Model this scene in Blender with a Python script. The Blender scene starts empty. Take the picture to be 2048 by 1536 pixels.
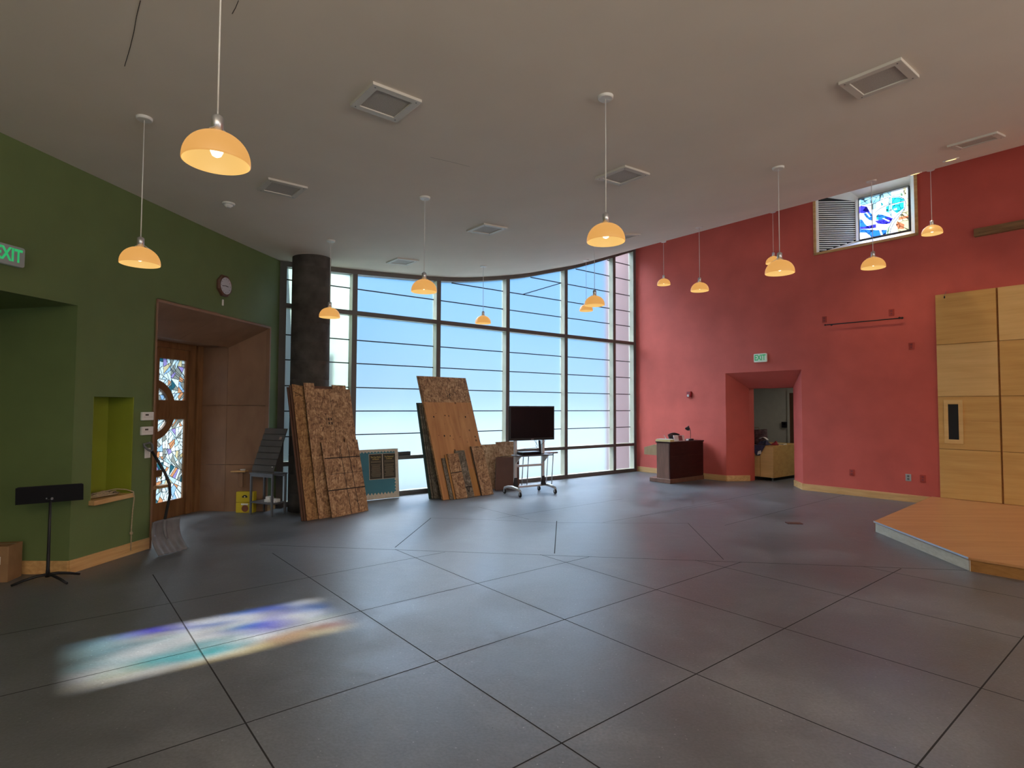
import bpy, bmesh, math, random
from mathutils import Vector, Matrix
random.seed(7)
sc = bpy.context.scene
COL = sc.collection
R = math.radians
PI = math.pi

# ------------------------------------------------------------------ camera model
FPX, PITCH, ROLL, H = 1138.8, .0402, .0039, 1.735
_F = Vector((0, math.cos(PITCH), math.sin(PITCH)))
_u = Vector((0, -math.sin(PITCH), math.cos(PITCH)))
_r = Vector((1, 0, 0))
RT = _r*math.cos(ROLL)+_u*math.sin(ROLL)
UP = _u*math.cos(ROLL)-_r*math.sin(ROLL)
CAM = Vector((0, 0, H))
def ray(x, y): return RT*((x-1024)/FPX)-UP*((y-768)/FPX)+_F
def G(x, y, z=0.0):
    """floor (or level z) point under a viewing direction"""
    d = ray(x, y); return CAM+d*((z-H)/d.z)
def atY(x, y, Y):
    d = ray(x, y); return CAM+d*(Y/d.y)

# ------------------------------------------------------------------ wall frames
class Frame:
    def __init__(s, o, ang):
        s.o = Vector(o); s.a = R(ang); s.x = Vector((math.cos(s.a), math.sin(s.a), 0)); s.y = Vector((-math.sin(s.a), math.cos(s.a), 0))
    def w(s, a, d=0.0, z=0.0): return s.o+s.x*a+s.y*d+Vector((0, 0, z))
    def loc(s, p):
        v = Vector(p)-s.o; return Vector((v.dot(s.x), v.dot(s.y), v.z))
    def hit(s, x, y, d=0.0):
        r = ray(x, y); p = s.o+s.y*d
        return s.loc(CAM+r*((p-CAM).dot(s.y)/r.dot(s.y)))
RED = Frame((3.431, 15.566, 0), -51.095)
GRN = Frame((-4.556, 5.931, 0), 81.838)
WIN = Frame((-4.0, 9.75, 0), 38.14)
CX = [-1, 0, .67, 1.45, 2.36, 3.2, 3.98, 4.7, 5.38, 6, 6.6, 7.2, 8, 8.6, 9.5, 11, 40]
CZ = [6.5, 6.15, 5.9, 5.61, 5.29, 5.05, 4.83, 4.67, 4.54, 4.45, 4.39, 4.35, 4.30, 4.27, 4.24, 4.22, 4.22]
def fz(dr):
    dr = max(dr, -.99)
    for i in range(len(CX)-1):
        if dr <= CX[i+1]:
            # smooth (Catmull) interpolation of the curved ceiling
            t = (dr-CX[i])/(CX[i+1]-CX[i])
            def sl(k):
                if k <= 0 or k >= len(CX)-1: return (CZ[min(k+1, len(CX)-1)]-CZ[max(k-1, 0)])/(CX[min(k+1, len(CX)-1)]-CX[max(k-1, 0)])
                return (CZ[k+1]-CZ[k-1])/(CX[k+1]-CX[k-1])
            h = CX[i+1]-CX[i]
            a, b, m0, m1 = CZ[i], CZ[i+1], sl(i)*h, sl(i+1)*h
            return (2*t**3-3*t*t+1)*a+(t**3-2*t*t+t)*m0+(-2*t**3+3*t*t)*b+(t**3-t*t)*m1
    return CZ[-1]
def ceil_z(p): return fz(-RED.loc(p).y)
def CE(x, y):
    d = ray(x, y); t = .5
    while True:
        p = CAM+d*t
        if p.z > ceil_z(p): return p
        t += .002

# ------------------------------------------------------------------ materials
def lin(c):
    c = c/255.0
    return c/12.92 if c <= .04045 else ((c+.055)/1.055)**2.4
def S(r, g, b): return (lin(r), lin(g), lin(b), 1)
def newmat(name):
    m = bpy.data.materials.new(name); m.use_nodes = True
    nt = m.node_tree; b = nt.nodes['Principled BSDF']
    return m, nt, b
def N(nt, t, **k):
    n = nt.nodes.new(t)
    for a, v in k.items():
        if a in n.inputs: n.inputs[a].default_value = v
        else: setattr(n, a, v)
    return n
def ramp(nt, stops, interp='LINEAR'):
    n = nt.nodes.new('ShaderNodeValToRGB'); cr = n.color_ramp; cr.interpolation = interp
    while len(cr.elements) < len(stops): cr.elements.new(.5)
    for e, (p, c) in zip(cr.elements, stops): e.position = p; e.color = c
    return n
def plain(name, col, rough=.6, metal=0.0, var=.12, scale=6.0, bump=0.0, bscale=80.0, spec=.4):
    m, nt, b = newmat(name); L = nt.links
    tc = N(nt, 'ShaderNodeTexCoord'); nz = N(nt, 'ShaderNodeTexNoise', Scale=scale, Detail=5.0)
    L.new(tc.outputs['Object'], nz.inputs['Vector'])
    lo = tuple(c*(1-var) for c in col[:3])+(1,); hi = tuple(min(1, c*(1+var)) for c in col[:3])+(1,)
    rp = ramp(nt, [(.3, lo), (.7, hi)]); L.new(nz.outputs['Fac'], rp.inputs['Fac']); L.new(rp.outputs['Color'], b.inputs['Base Color'])
    b.inputs['Roughness'].default_value = rough; b.inputs['Metallic'].default_value = metal
    b.inputs['Specular IOR Level'].default_value = spec
    if bump:
        n2 = N(nt, 'ShaderNodeTexNoise', Scale=bscale, Detail=3.0); L.new(tc.outputs['Object'], n2.inputs['Vector'])
        bp = N(nt, 'ShaderNodeBump', Strength=bump, Distance=.01); L.new(n2.outputs['Fac'], bp.inputs['Height']); L.new(bp.outputs['Normal'], b.inputs['Normal'])
    return m
def wood(name, c1, c2, rough=.45, sc=(1.2, 14, 14), rot=(0, 0, 0), knots=0.0, spec=.4):
    m, nt, b = newmat(name); L = nt.links
    tc = N(nt, 'ShaderNodeTexCoord'); mp = N(nt, 'ShaderNodeMapping'); mp.inputs['Scale'].default_value = sc; mp.inputs['Rotation'].default_value = rot
    L.new(tc.outputs['Object'], mp.inputs['Vector'])
    nz = N(nt, 'ShaderNodeTexNoise', Scale=1.6, Detail=7.0, Distortion=.6); L.new(mp.outputs['Vector'], nz.inputs['Vector'])
    rp = ramp(nt, [(.32, c1), (.68, c2)]); L.new(nz.outputs['Fac'], rp.inputs['Fac'])
    out = rp.outputs['Color']
    if knots:
        vo = N(nt, 'ShaderNodeTexVoronoi', Scale=knots); flat = N(nt, 'ShaderNodeVectorMath', operation='MULTIPLY'); flat.inputs[1].default_value = (1, 0, 1); L.new(tc.outputs['Object'], flat.inputs[0]); L.new(flat.outputs['Vector'], vo.inputs['Vector'])
        kr = ramp(nt, [(.05, (.05, .03, .02, 1)), (.13, (1, 1, 1, 1))]); L.new(vo.outputs['Distance'], kr.inputs['Fac'])
        mx = N(nt, 'ShaderNodeMixRGB', blend_type='MULTIPLY'); mx.inputs['Fac'].default_value = .85
        L.new(out, mx.inputs['Color1']); L.new(kr.outputs['Color'], mx.inputs['Color2']); out = mx.outputs['Color']
    L.new(out, b.inputs['Base Color']); b.inputs['Roughness'].default_value = rough; b.inputs['Specular IOR Level'].default_value = spec
    return m
def osb(name, cols, rough=.7):
    m, nt, b = newmat(name); L = nt.links
    tc = N(nt, 'ShaderNodeTexCoord')
    nz = N(nt, 'ShaderNodeTexNoise', Scale=5.0, Detail=2.0); L.new(tc.outputs['Object'], nz.inputs['Vector'])
    wob = N(nt, 'ShaderNodeVectorMath', operation='SCALE'); wob.inputs['Scale'].default_value = .06; L.new(nz.outputs['Color'], wob.inputs[0])
    add = N(nt, 'ShaderNodeVectorMath', operation='ADD'); L.new(tc.outputs['Object'], add.inputs[0]); L.new(wob.outputs['Vector'], add.inputs[1])
    outs = []
    for rz, sc_ in ((.3, (.022, .1, .085)), (-.75, (.024, .1, .08)), (1.35, (.024, .1, .075))):
        mp = N(nt, 'ShaderNodeMapping', vector_type='TEXTURE'); mp.inputs['Scale'].default_value = sc_; mp.inputs['Rotation'].default_value = (0, rz, 0)
        L.new(add.outputs['Vector'], mp.inputs['Vector'])
        vo = N(nt, 'ShaderNodeTexVoronoi', Scale=1.0); L.new(mp.outputs['Vector'], vo.inputs['Vector']); outs.append(vo)
    sep = N(nt, 'ShaderNodeSeparateColor'); L.new(outs[0].outputs['Color'], sep.inputs['Color'])
    mx = N(nt, 'ShaderNodeMixRGB'); L.new(sep.outputs['Blue'], mx.inputs['Fac'])
    L.new(outs[1].outputs['Color'], mx.inputs['Color1']); L.new(outs[2].outputs['Color'], mx.inputs['Color2'])
    s2 = N(nt, 'ShaderNodeSeparateColor'); L.new(mx.outputs['Color'], s2.inputs['Color'])
    ad = N(nt, 'ShaderNodeMath', operation='MULTIPLY_ADD'); L.new(s2.outputs['Red'], ad.inputs[0]); ad.inputs[1].default_value = .6
    hf = N(nt, 'ShaderNodeMath', operation='MULTIPLY'); L.new(sep.outputs['Red'], hf.inputs[0]); hf.inputs[1].default_value = .4
    L.new(hf.outputs[0], ad.inputs[2])
    rp = ramp(nt, [(.08, cols[0]), (.35, cols[1]), (.6, cols[2]), (.9, cols[3])]); L.new(ad.outputs[0], rp.inputs['Fac'])
    L.new(rp.outputs['Color'], b.inputs['Base Color']); b.inputs['Roughness'].default_value = rough
    bp = N(nt, 'ShaderNodeBump', Strength=.25, Distance=.004); L.new(ad.outputs[0], bp.inputs['Height']); L.new(bp.outputs['Normal'], b.inputs['Normal'])
    return m
def emis(name, col, strength, base=None):
    m, nt, b = newmat(name)
    b.inputs['Base Color'].default_value = base or col; b.inputs['Emission Color'].default_value = col; b.inputs['Emission Strength'].default_value = strength
    b.inputs['Roughness'].default_value = .4
    return m

M = {}
M['green'] = plain('green_paint', (.125, .172, .064, 1), .62, var=.06, scale=2.5, bump=.1, bscale=160, spec=.3)
M['niche_glow'] = plain('green_niche_glow', (.25, .29, .03, 1), .6, var=.06, scale=3, spec=.3)  # brighter yellow green stands in for the glow inside the niche
M['red'] = plain('red_paint', (.52, .098, .076, 1), .62, var=.10, scale=1.6, bump=.1, bscale=160, spec=.3)
M['ceiling'] = plain('ceiling_plaster', (.76, .69, .60, 1), .85, var=.03, scale=1.2, bump=.12, bscale=9, spec=.2)
M['grey_wall'] = plain('corridor_grey_paint', (.50, .49, .45, 1), .7, var=.05)
M['white'] = plain('white_paint', (.78, .77, .74, 1), .5, var=.04)
M['white_plastic'] = plain('white_plastic', (.74, .73, .70, 1), .35, var=.03)
M['frame'] = plain('lit_frame_paint', (.54, .52, .40, 1), .5, var=.06, scale=4)  # frame paint lightened for sides that catch the outside light
M['frame_shaded'] = plain('shaded_frame_face', (.13, .115, .105, 1), .45, var=.06, scale=4)  # same frame paint darkened for backlit shade on room faces; also the head
M['seam'] = plain('dark_seam', (.02, .025, .03, 1), .5)
M['black'] = plain('black_plastic', (.012, .012, .014, 1), .4, var=.1)
M['blackmat'] = plain('black_metal', (.010, .010, .012, 1), .5, var=.1)
M['screen'] = plain('dark_screen', (.004, .004, .007, 1), .25, var=.05, spec=.2)
M['chrome'] = plain('chrome', (.62, .64, .68, 1), .30, .8, var=.02)
M['silver'] = plain('silver_powder_coat', (.62, .63, .64, 1), .35, .55, var=.04)
M['grey_metal'] = plain('grey_metal', (.17, .17, .18, 1), .45, .5, var=.08)
M['maple'] = wood('maple_panel', (.52, .29, .085, 1), (.62, .37, .125, 1), .5, (.7, 5, 9))
M['maple2'] = wood('maple_panel_pale', (.60, .37, .135, 1), (.69, .45, .185, 1), .5, (.7, 5, 9))
M['trimwood'] = wood('maple_trim', (.50, .285, .105, 1), (.66, .41, .18, 1), .45, (1.2, 12, 16))
M['stage'] = wood('stage_floor_wood', (.40, .19, .075, 1), (.48, .245, .105, 1), .4, (.5, 7, 7))
M['stage_dark'] = wood('stage_riser_wood', (.25, .115, .03, 1), (.35, .17, .05, 1), .5, (.6, 6, 12))
M['cream'] = wood('cream_riser', (.62, .56, .44, 1), (.72, .66, .54, 1), .5, (.6, 6, 18))
M['doorwood'] = wood('door_oak', (.19, .085, .034, 1), (.28, .135, .055, 1), .42, (9, 9, 1.2))
M['doorpanel'] = wood('door_surround_plywood', (.235, .128, .074, 1), (.30, .17, .10, 1), .45, (2.2, 2.2, 1.2))
M['ply'] = wood('plywood_sheet', (.46, .20, .075, 1), (.62, .31, .125, 1), .6, (6, 6, .8), knots=4.2)
M['plyedge'] = wood('board_edge', (.03, .02, .015, 1), (.10, .06, .035, 1), .8, (20, 20, 1))
M['plyorange'] = wood('plywood_orange', (.40, .18, .045, 1), (.50, .25, .075, 1), .6, (6, 6, .8))
M['osb'] = osb('osb_flakes', [(.12, .055, .026, 1), (.29, .155, .075, 1), (.42, .24, .12, 1), (.62, .41, .23, 1)])
M['osb_dark'] = osb('osb_flakes_brown', [(.12, .055, .022, 1), (.27, .135, .05, 1), (.38, .205, .08, 1), (.50, .30, .13, 1)])  # browner flake colours for the sheet behind the notched one
M['osb_pale'] = osb('osb_flakes_pale', [(.20, .11, .05, 1), (.36, .23, .12, 1), (.48, .33, .19, 1), (.62, .47, .31, 1)])
M['osb_grey'] = osb('osb_grey_weathered', [(.06, .05, .035, 1), (.13, .11, .08, 1), (.18, .155, .115, 1), (.34, .30, .25, 1)])
M['mark'] = plain('black_marker', (.012, .010, .010, 1), .7)
M['darkgreen'] = plain('weathered_green_sheet', (.03, .06, .05, 1), .7)
M['brownboard'] = plain('brown_hardboard', (.12, .055, .034, 1), .55, var=.08)
M['mahog'] = wood('dark_mahogany', (.028, .006, .005, 1), (.044, .010, .008, 1), .4, (2, 2, 9), spec=.2)
M['mahog_side'] = wood('dark_mahogany_side', (.11, .05, .03, 1), (.15, .07, .045, 1), .4, (9, 9, 1.5))
M['teal'] = plain('teal_backing_paper', (.05, .20, .26, 1), .6, var=.08, scale=3)
M['scallop'] = plain('cream_border_paper', (.62, .56, .46, 1), .7, var=.10, scale=30)
M['poster'] = plain('dark_poster', (.035, .028, .014, 1), .5)
M['gold'] = plain('yellow_print', (.62, .48, .13, 1), .6)
M['print'] = plain('tan_print', (.26, .21, .13, 1), .6)
M['cardboard'] = plain('cardboard', (.27, .155, .075, 1), .8, var=.10, scale=9)
M['yellow'] = plain('yellow_cardboard', (.58, .44, .02, 1), .6, var=.08)
M['rope'] = plain('tan_rope', (.36, .28, .18, 1), .85, var=.2, scale=60)
M['shovel'] = plain('grey_shovel_plastic', (.14, .14, .15, 1), .5, var=.15, scale=10)
M['taupe'] = plain('taupe_plastic', (.085, .075, .065, 1), .6, var=.08)
M['concrete_col'] = plain('dark_concrete', (.075, .066, .058, 1), .85, var=.30, scale=5, bump=.35, bscale=25, spec=.2)
M['redplate'] = plain('red_cover_plate', (.36, .05, .035, 1), .4, var=.05)
M['beamwood'] = wood('rough_timber', (.16, .085, .035, 1), (.27, .16, .07, 1), .8, (1.5, 16, 16), knots=6)
M['fixture'] = plain('off_white_fixture', (.62, .59, .53, 1), .5, var=.03)
M['mesh_grey'] = plain('grille_mesh', (.46, .43, .39, 1), .7, var=.18, scale=160)
M['keyside'] = wood('organ_key_cheek', (.24, .15, .075, 1), (.30, .20, .10, 1), .45, (8, 8, 2))
M['paper'] = plain('paper', (.74, .72, .68, 1), .8, var=.03)
M['yellowpage'] = plain('cream_page_block', (.62, .50, .24, 1), .8, var=.06)
M['pink'] = plain('pale_pink_cover', (.72, .58, .58, 1), .6)
M['maroon'] = plain('maroon_cover', (.22, .04, .05, 1), .6)
M['navy'] = plain('navy_cloth', (.045, .045, .10, 1), .9, var=.25, scale=20)
M['redcloth'] = plain('red_cloth', (.30, .02, .03, 1), .9, var=.2, scale=20)
M['bag'] = plain('patterned_bag_fabric', (.085, .045, .05, 1), .85, var=.85, scale=16)
M['bulb'] = emis('lit_bulb', (1, .90, .62, 1), 5.0, (.03, .025, .02, 1))
M['shade'] = emis('opal_glass_shade', (.90, .43, .105, 1), .78, (.12, .09, .05, 1))
M['shade_in'] = emis('opal_glass_inside', (.96, .57, .17, 1), .92, (.03, .025, .015, 1))
M['downlight'] = emis('lit_downlight', (1, .70, .25, 1), 3.2)
M['exitface'] = emis('exit_sign_face', (.62, .95, .72, 1), .10, (.66, .68, .64, 1))
M['exitface_dim'] = emis('exit_sign_face_grey', (.62, .95, .72, 1), .02, (.30, .29, .30, 1))
M['exitgreen'] = emis('exit_sign_green', (.03, .40, .14, 1), .35, (.03, .35, .12, 1))
M['exitgreen_lit'] = emis('exit_sign_green_bright', (.03, .62, .20, 1), .45, (.03, .45, .15, 1))

def concrete():
    m, nt, b = newmat('polished_concrete'); L = nt.links
    tc = N(nt, 'ShaderNodeTexCoord')
    n1 = N(nt, 'ShaderNodeTexNoise', Scale=.9, Detail=9.0, Roughness=.62, Distortion=.3); n2 = N(nt, 'ShaderNodeTexNoise', Scale=55.0, Detail=4.0)
    vo = N(nt, 'ShaderNodeTexVoronoi', Scale=16.0); v2 = N(nt, 'ShaderNodeTexVoronoi', Scale=9.0)
    for n in (n1, n2, vo, v2): L.new(tc.outputs['Object'], n.inputs['Vector'])
    r1 = ramp(nt, [(.20, (.062, .066, .075, 1)), (.50, (.110, .117, .130, 1)), (.74, (.185, .195, .212, 1))]); L.new(n1.outputs['Fac'], r1.inputs['Fac'])
    r2 = ramp(nt, [(.3, (.86, .86, .86, 1)), (.7, (1.12, 1.12, 1.12, 1))]); L.new(n2.outputs['Fac'], r2.inputs['Fac'])
    mx = N(nt, 'ShaderNodeMixRGB', blend_type='MULTIPLY'); mx.inputs['Fac'].default_value = 1; L.new(r1.outputs['Color'], mx.inputs['Color1']); L.new(r2.outputs['Color'], mx.inputs['Color2'])
    sp = ramp(nt, [(.05, (.42, .41, .39, 1)), (.075, (0, 0, 0, 1))]); L.new(vo.outputs['Distance'], sp.inputs['Fac'])
    ad = N(nt, 'ShaderNodeMixRGB', blend_type='ADD'); ad.inputs['Fac'].default_value = .35; L.new(mx.outputs['Color'], ad.inputs['Color1']); L.new(sp.outputs['Color'], ad.inputs['Color2'])
    dk = ramp(nt, [(.022, (.15, .14, .13, 1)), (.035, (1, 1, 1, 1))]); L.new(v2.outputs['Distance'], dk.inputs['Fac'])
    m2 = N(nt, 'ShaderNodeMixRGB', blend_type='MULTIPLY'); m2.inputs['Fac'].default_value = .8; L.new(ad.outputs['Color'], m2.inputs['Color1']); L.new(dk.outputs['Color'], m2.inputs['Color2'])
    L.new(m2.outputs['Color'], b.inputs['Base Color'])
    rr = ramp(nt, [(.2, (.25, .27, .27, 1)), (.8, (.50, .50, .50, 1))]); L.new(n1.outputs['Fac'], rr.inputs['Fac']); L.new(rr.outputs['Color'], b.inputs['Roughness'])
    b.inputs['Specular IOR Level'].default_value = .5
    bp = N(nt, 'ShaderNodeBump', Strength=.10, Distance=.01); L.new(n2.outputs['Fac'], bp.inputs['Height'])
    n3 = N(nt, 'ShaderNodeTexNoise', Scale=5.0, Detail=3.0); L.new(tc.outputs['Object'], n3.inputs['Vector'])
    b2 = N(nt, 'ShaderNodeBump', Strength=.12, Distance=.02); L.new(n3.outputs['Fac'], b2.inputs['Height']); L.new(bp.outputs['Normal'], b2.inputs['Normal'])
    L.new(b2.outputs['Normal'], b.inputs['Normal'])
    return m
M['concrete'] = concrete()
M['joint'] = plain('saw_cut_joint', (.012, .012, .013, 1), .9)
M['crack'] = plain('hairline_crack', (.04, .035, .03, 1), .9)

def frosted():
    m, nt, b = newmat('frosted_glass'); L = nt.links; nt.nodes.remove(b)
    out = nt.nodes['Material Output']
    rf = N(nt, 'ShaderNodeBsdfRefraction', Roughness=.42, IOR=1.10); rf.inputs['Color'].default_value = (.93, .96, .97, 1)
    gl = N(nt, 'ShaderNodeBsdfGlossy', Roughness=.35); gl.inputs['Color'].default_value = (.9, .9, .9, 1)
    tc = N(nt, 'ShaderNodeTexCoord'); nz = N(nt, 'ShaderNodeTexNoise', Scale=26.0, Detail=3.0); L.new(tc.outputs['Object'], nz.inputs['Vector'])
    bp = N(nt, 'ShaderNodeBump', Strength=.04, Distance=.01); L.new(nz.outputs['Fac'], bp.inputs['Height'])
    L.new(bp.outputs['Normal'], rf.inputs['Normal'])
    mx = N(nt, 'ShaderNodeMixShader'); mx.inputs['Fac'].default_value = .04
    tl = N(nt, 'ShaderNodeBsdfTranslucent'); tl.inputs['Color'].default_value = (.9, .95, 1, 1); m3 = N(nt, 'ShaderNodeMixShader'); m3.inputs['Fac'].default_value = .042
    L.new(rf.outputs[0], mx.inputs[1]); L.new(gl.outputs[0], mx.inputs[2]); L.new(mx.outputs[0], m3.inputs[1]); L.new(tl.outputs[0], m3.inputs[2]); L.new(m3.outputs[0], out.inputs['Surface'])
    return m
M['frosted'] = frosted()
def stained(name, opal):
    m, nt, b = newmat(name); L = nt.links; nt.nodes.remove(b)
    out = nt.nodes['Material Output']
    at = N(nt, 'ShaderNodeVertexColor'); at.layer_name = 'Col'
    tr = N(nt, 'ShaderNodeBsdfTransparent'); tl = N(nt, 'ShaderNodeBsdfTranslucent'); gl = N(nt, 'ShaderNodeBsdfGlossy', Roughness=.2)
    L.new(at.outputs['Color'], tr.inputs['Color']); L.new(at.outputs['Color'], tl.inputs['Color'])
    m1 = N(nt, 'ShaderNodeMixShader'); m1.inputs['Fac'].default_value = opal; L.new(tr.outputs[0], m1.inputs[1]); L.new(tl.outputs[0], m1.inputs[2])
    m2 = N(nt, 'ShaderNodeMixShader'); m2.inputs['Fac'].default_value = .03; L.new(m1.outputs[0], m2.inputs[1]); L.new(gl.outputs[0], m2.inputs[2])
    L.new(m2.outputs[0], out.inputs['Surface'])
    return m
M['stained'] = stained('stained_glass', .09)
M['stained_door'] = stained('stained_glass_door', .35)

# ------------------------------------------------------------------ mesh builder
class MB:
    def __init__(s): s.v = []; s.f = []; s.mi = []; s.sm = []
    def add(s, vs, fs, mi=0, smooth=False):
        o = len(s.v); s.v += [Vector(v) for v in vs]
        for f in fs: s.f.append([o+i for i in f]); s.mi.append(mi); s.sm.append(smooth)
    def box(s, x0, x1, y0, y1, z0, z1, mi=0, mat=None):
        vs = [Vector(p) for p in ((x0, y0, z0), (x1, y0, z0), (x1, y1, z0), (x0, y1, z0), (x0, y0, z1), (x1, y0, z1), (x1, y1, z1), (x0, y1, z1))]
        if mat: vs = [mat @ v for v in vs]
        s.add(vs, [(3, 2, 1, 0), (4, 5, 6, 7), (0, 1, 5, 4), (1, 2, 6, 5), (2, 3, 7, 6), (3, 0, 4, 7)], mi); return s
    def hexa(s, p, mi=0):
        s.add(p, [(3, 2, 1, 0), (4, 5, 6, 7), (0, 1, 5, 4), (1, 2, 6, 5), (2, 3, 7, 6), (3, 0, 4, 7)], mi); return s
    def slab(s, pts, off, mi=0, mi_side=None):
        """polygon pts extruded by vector off"""
        n = len(pts); off = Vector(off); a = [Vector(p) for p in pts]; b = [p+off for p in a]
        nrm = Vector((0, 0, 0))
        for i in range(n): nrm += a[i].cross(a[(i+1) % n])
        rev = nrm.dot(off) > 0
        f0 = list(range(n)); f1 = list(range(n, 2*n))
        s.add(a+b, [f0[::-1] if rev else f0, f1 if rev else f1[::-1]], mi)
        sd = [((i, (i+1) % n, n+(i+1) % n, n+i) if rev else (n+i, n+(i+1) % n, (i+1) % n, i)) for i in range(n)]
        s.add(a+b, sd, mi if mi_side is None else mi_side); return s
    def tube(s, pts, r, n=8, mi=0, smooth=True):
        pts = [Vector(p) for p in pts]; rs = r if isinstance(r, (list, tuple)) else [r]*len(pts)
        vs = []; prev = None
        for i, p in enumerate(pts):
            t = (pts[min(i+1, len(pts)-1)]-pts[max(i-1, 0)]).normalized()
            if prev is None: a = t.orthogonal().normalized()
            else: a = (prev-t*prev.dot(t)).normalized()
            prev = a; b = t.cross(a)
            for k in range(n):
                th = 2*PI*k/n; vs.append(p+(a*math.cos(th)+b*math.sin(th))*rs[i])
        fs = []
        for i in range(len(pts)-1):
            for k in range(n):
                k2 = (k+1) % n; fs.append((i*n+k, i*n+k2, (i+1)*n+k2, (i+1)*n+k))
        s.add(vs, fs, mi, smooth)
        m = len(pts)-1
        s.add(vs[:n], [tuple(range(n))[::-1]], mi); s.add(vs[m*n:], [tuple(range(n))], mi); return s
    def lathe(s, prof, n=32, mi=0, smooth=True, c=(0, 0, 0), mat=None, phase=0.0, cap=True):
        vs = []; c = Vector(c)
        for (r, z) in prof:
            for k in range(n):
                th = 2*PI*k/n+phase; v = Vector((r*math.cos(th), r*math.sin(th), z)); vs.append((mat @ v if mat else v)+c)
        fs = []
        for i in range(len(prof)-1):
            for k in range(n):
                k2 = (k+1) % n; fs.append((i*n+k, i*n+k2, (i+1)*n+k2, (i+1)*n+k))
        s.add(vs, fs, mi, smooth)
        if cap and prof[0][0] > 1e-4: s.add(vs[:n], [tuple(range(n))[::-1]], mi)
        if cap and prof[-1][0] > 1e-4: s.add(vs[-n:], [tuple(range(n))], mi)
        return s
    def grid(s, fn, nu, nv, mi=0, smooth=True):
        vs = [fn(i/nu, j/nv) for j in range(nv+1) for i in range(nu+1)]
        fs = [(j*(nu+1)+i, j*(nu+1)+i+1, (j+1)*(nu+1)+i+1, (j+1)*(nu+1)+i) for j in range(nv) for i in range(nu)]
        s.add(vs, fs, mi, smooth); return s
    def build(s, name, mats, parent=None, loc=None, rot=None, bevel=0.0, solid=0.0):
        me = bpy.data.meshes.new(name)
        me.from_pydata([tuple(v) for v in s.v], [], s.f); me.update()
        for m in (mats if isinstance(mats, (list, tuple)) else [mats]): me.materials.append(m)
        for p, mi, sm in zip(me.polygons, s.mi, s.sm): p.material_index = mi; p.use_smooth = sm
        bm = bmesh.new(); bm.from_mesh(me); bmesh.ops.remove_doubles(bm, verts=bm.verts, dist=1e-5)
        bm.to_mesh(me); bm.free(); me.validate()
        o = bpy.data.objects.new(name, me); COL.objects.link(o)
        if loc is not None: o.location = loc
        if rot is not None: o.rotation_euler = rot
        if parent is not None: o.parent = parent
        if solid:
            md = o.modifiers.new('Solidify', 'SOLIDIFY'); md.thickness = solid; md.offset = 0
        if bevel:
            md = o.modifiers.new('Bevel', 'BEVEL'); md.width = bevel; md.segments = 2; md.limit_method = 'ANGLE'
        return o
def ring(b, x0, x1, z0, z1, y0, y1, t, tz=None):
    tz = tz or t
    o_ = [(x0, z0), (x1, z0), (x1, z1), (x0, z1)]; i_ = [(x0+t, z0+tz), (x1-t, z0+tz), (x1-t, z1-tz), (x0+t, z1-tz)]
    vs = [(x, y0, z) for x, z in o_]+[(x, y0, z) for x, z in i_]+[(x, y1, z) for x, z in o_]+[(x, y1, z) for x, z in i_]
    fs = []
    for k in range(4):
        n = (k+1) % 4
        fs += [(k, n, 4+n, 4+k), (8+k, 12+k, 12+n, 8+n), (k, 8+k, 8+n, n), (4+k, 4+n, 12+n, 12+k)]
    b.add(vs, fs); return b
def tag(o, label=None, cat=None, group=None, kind=None):
    if label: o['label'] = label
    if cat: o['category'] = cat
    if group: o['group'] = group
    if kind: o['kind'] = kind
    return o
def thing(name, label, cat, loc=(0, 0, 0), rz=0.0, group=None, kind=None):
    o = bpy.data.objects.new(name, None); COL.objects.link(o); o.empty_display_size = .1
    o.location = loc; o.rotation_euler = (0, 0, rz); return tag(o, label, cat, group, kind)
def struct(o, label=None, cat=None): return tag(o, label, cat, kind='structure')
def text(name, body, size, m, parent, loc, rot, depth=.002, align='CENTER', sx=1.0, bold=0.0):
    cu = bpy.data.curves.new(name, 'FONT'); cu.body = body; cu.size = size; cu.extrude = depth; cu.align_x = align; cu.align_y = 'CENTER'; cu.resolution_u = 4; cu.offset = bold
    t = bpy.data.objects.new(name, cu); COL.objects.link(t)
    bpy.context.view_layer.update()
    me = bpy.data.meshes.new_from_object(t.evaluated_get(bpy.context.evaluated_depsgraph_get()))
    bpy.data.objects.remove(t); bpy.data.curves.remove(cu)
    me.materials.clear(); me.materials.append(m)
    for v in me.vertices: v.co.x *= sx
    o = bpy.data.objects.new(name, me); COL.objects.link(o); o.parent = parent; o.location = loc; o.rotation_euler = rot
    return o
FACE = (PI/2, 0, 0)      # text standing up, facing local -y

# ================================================================== SETTING
# ---- floor with saw-cut joints
b = MB()
poly = [(-10, -8.6), (14, -8.6), (14, 17), (8, 17.5), (3.42, 15.72), (-4.03, 9.86), (-4.2, 10.1), (-10, 10.1)]
b.slab([(x, y, -.12) for x, y in poly], (0, 0, .12), 0)
TH = -.8864; sp = 1.2182; ox, oy = -1.7237*H, 2.9253*H
def lat(i, j):
    t2 = TH+PI/2
    return Vector((ox+i*sp*math.cos(t2)+j*sp*math.cos(TH), oy+i*sp*math.sin(t2)+j*sp*math.sin(TH), 0))
def joint(p, q, w=.0045):
    p = Vector(p); q = Vector(q); d = (q-p).normalized(); n = Vector((-d.y, d.x, 0))*w; z = Vector((0, 0, .0006))
    b.add([p-n+z, q-n+z, q+n+z, p+n+z], [(0, 1, 2, 3)], 1)
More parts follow.
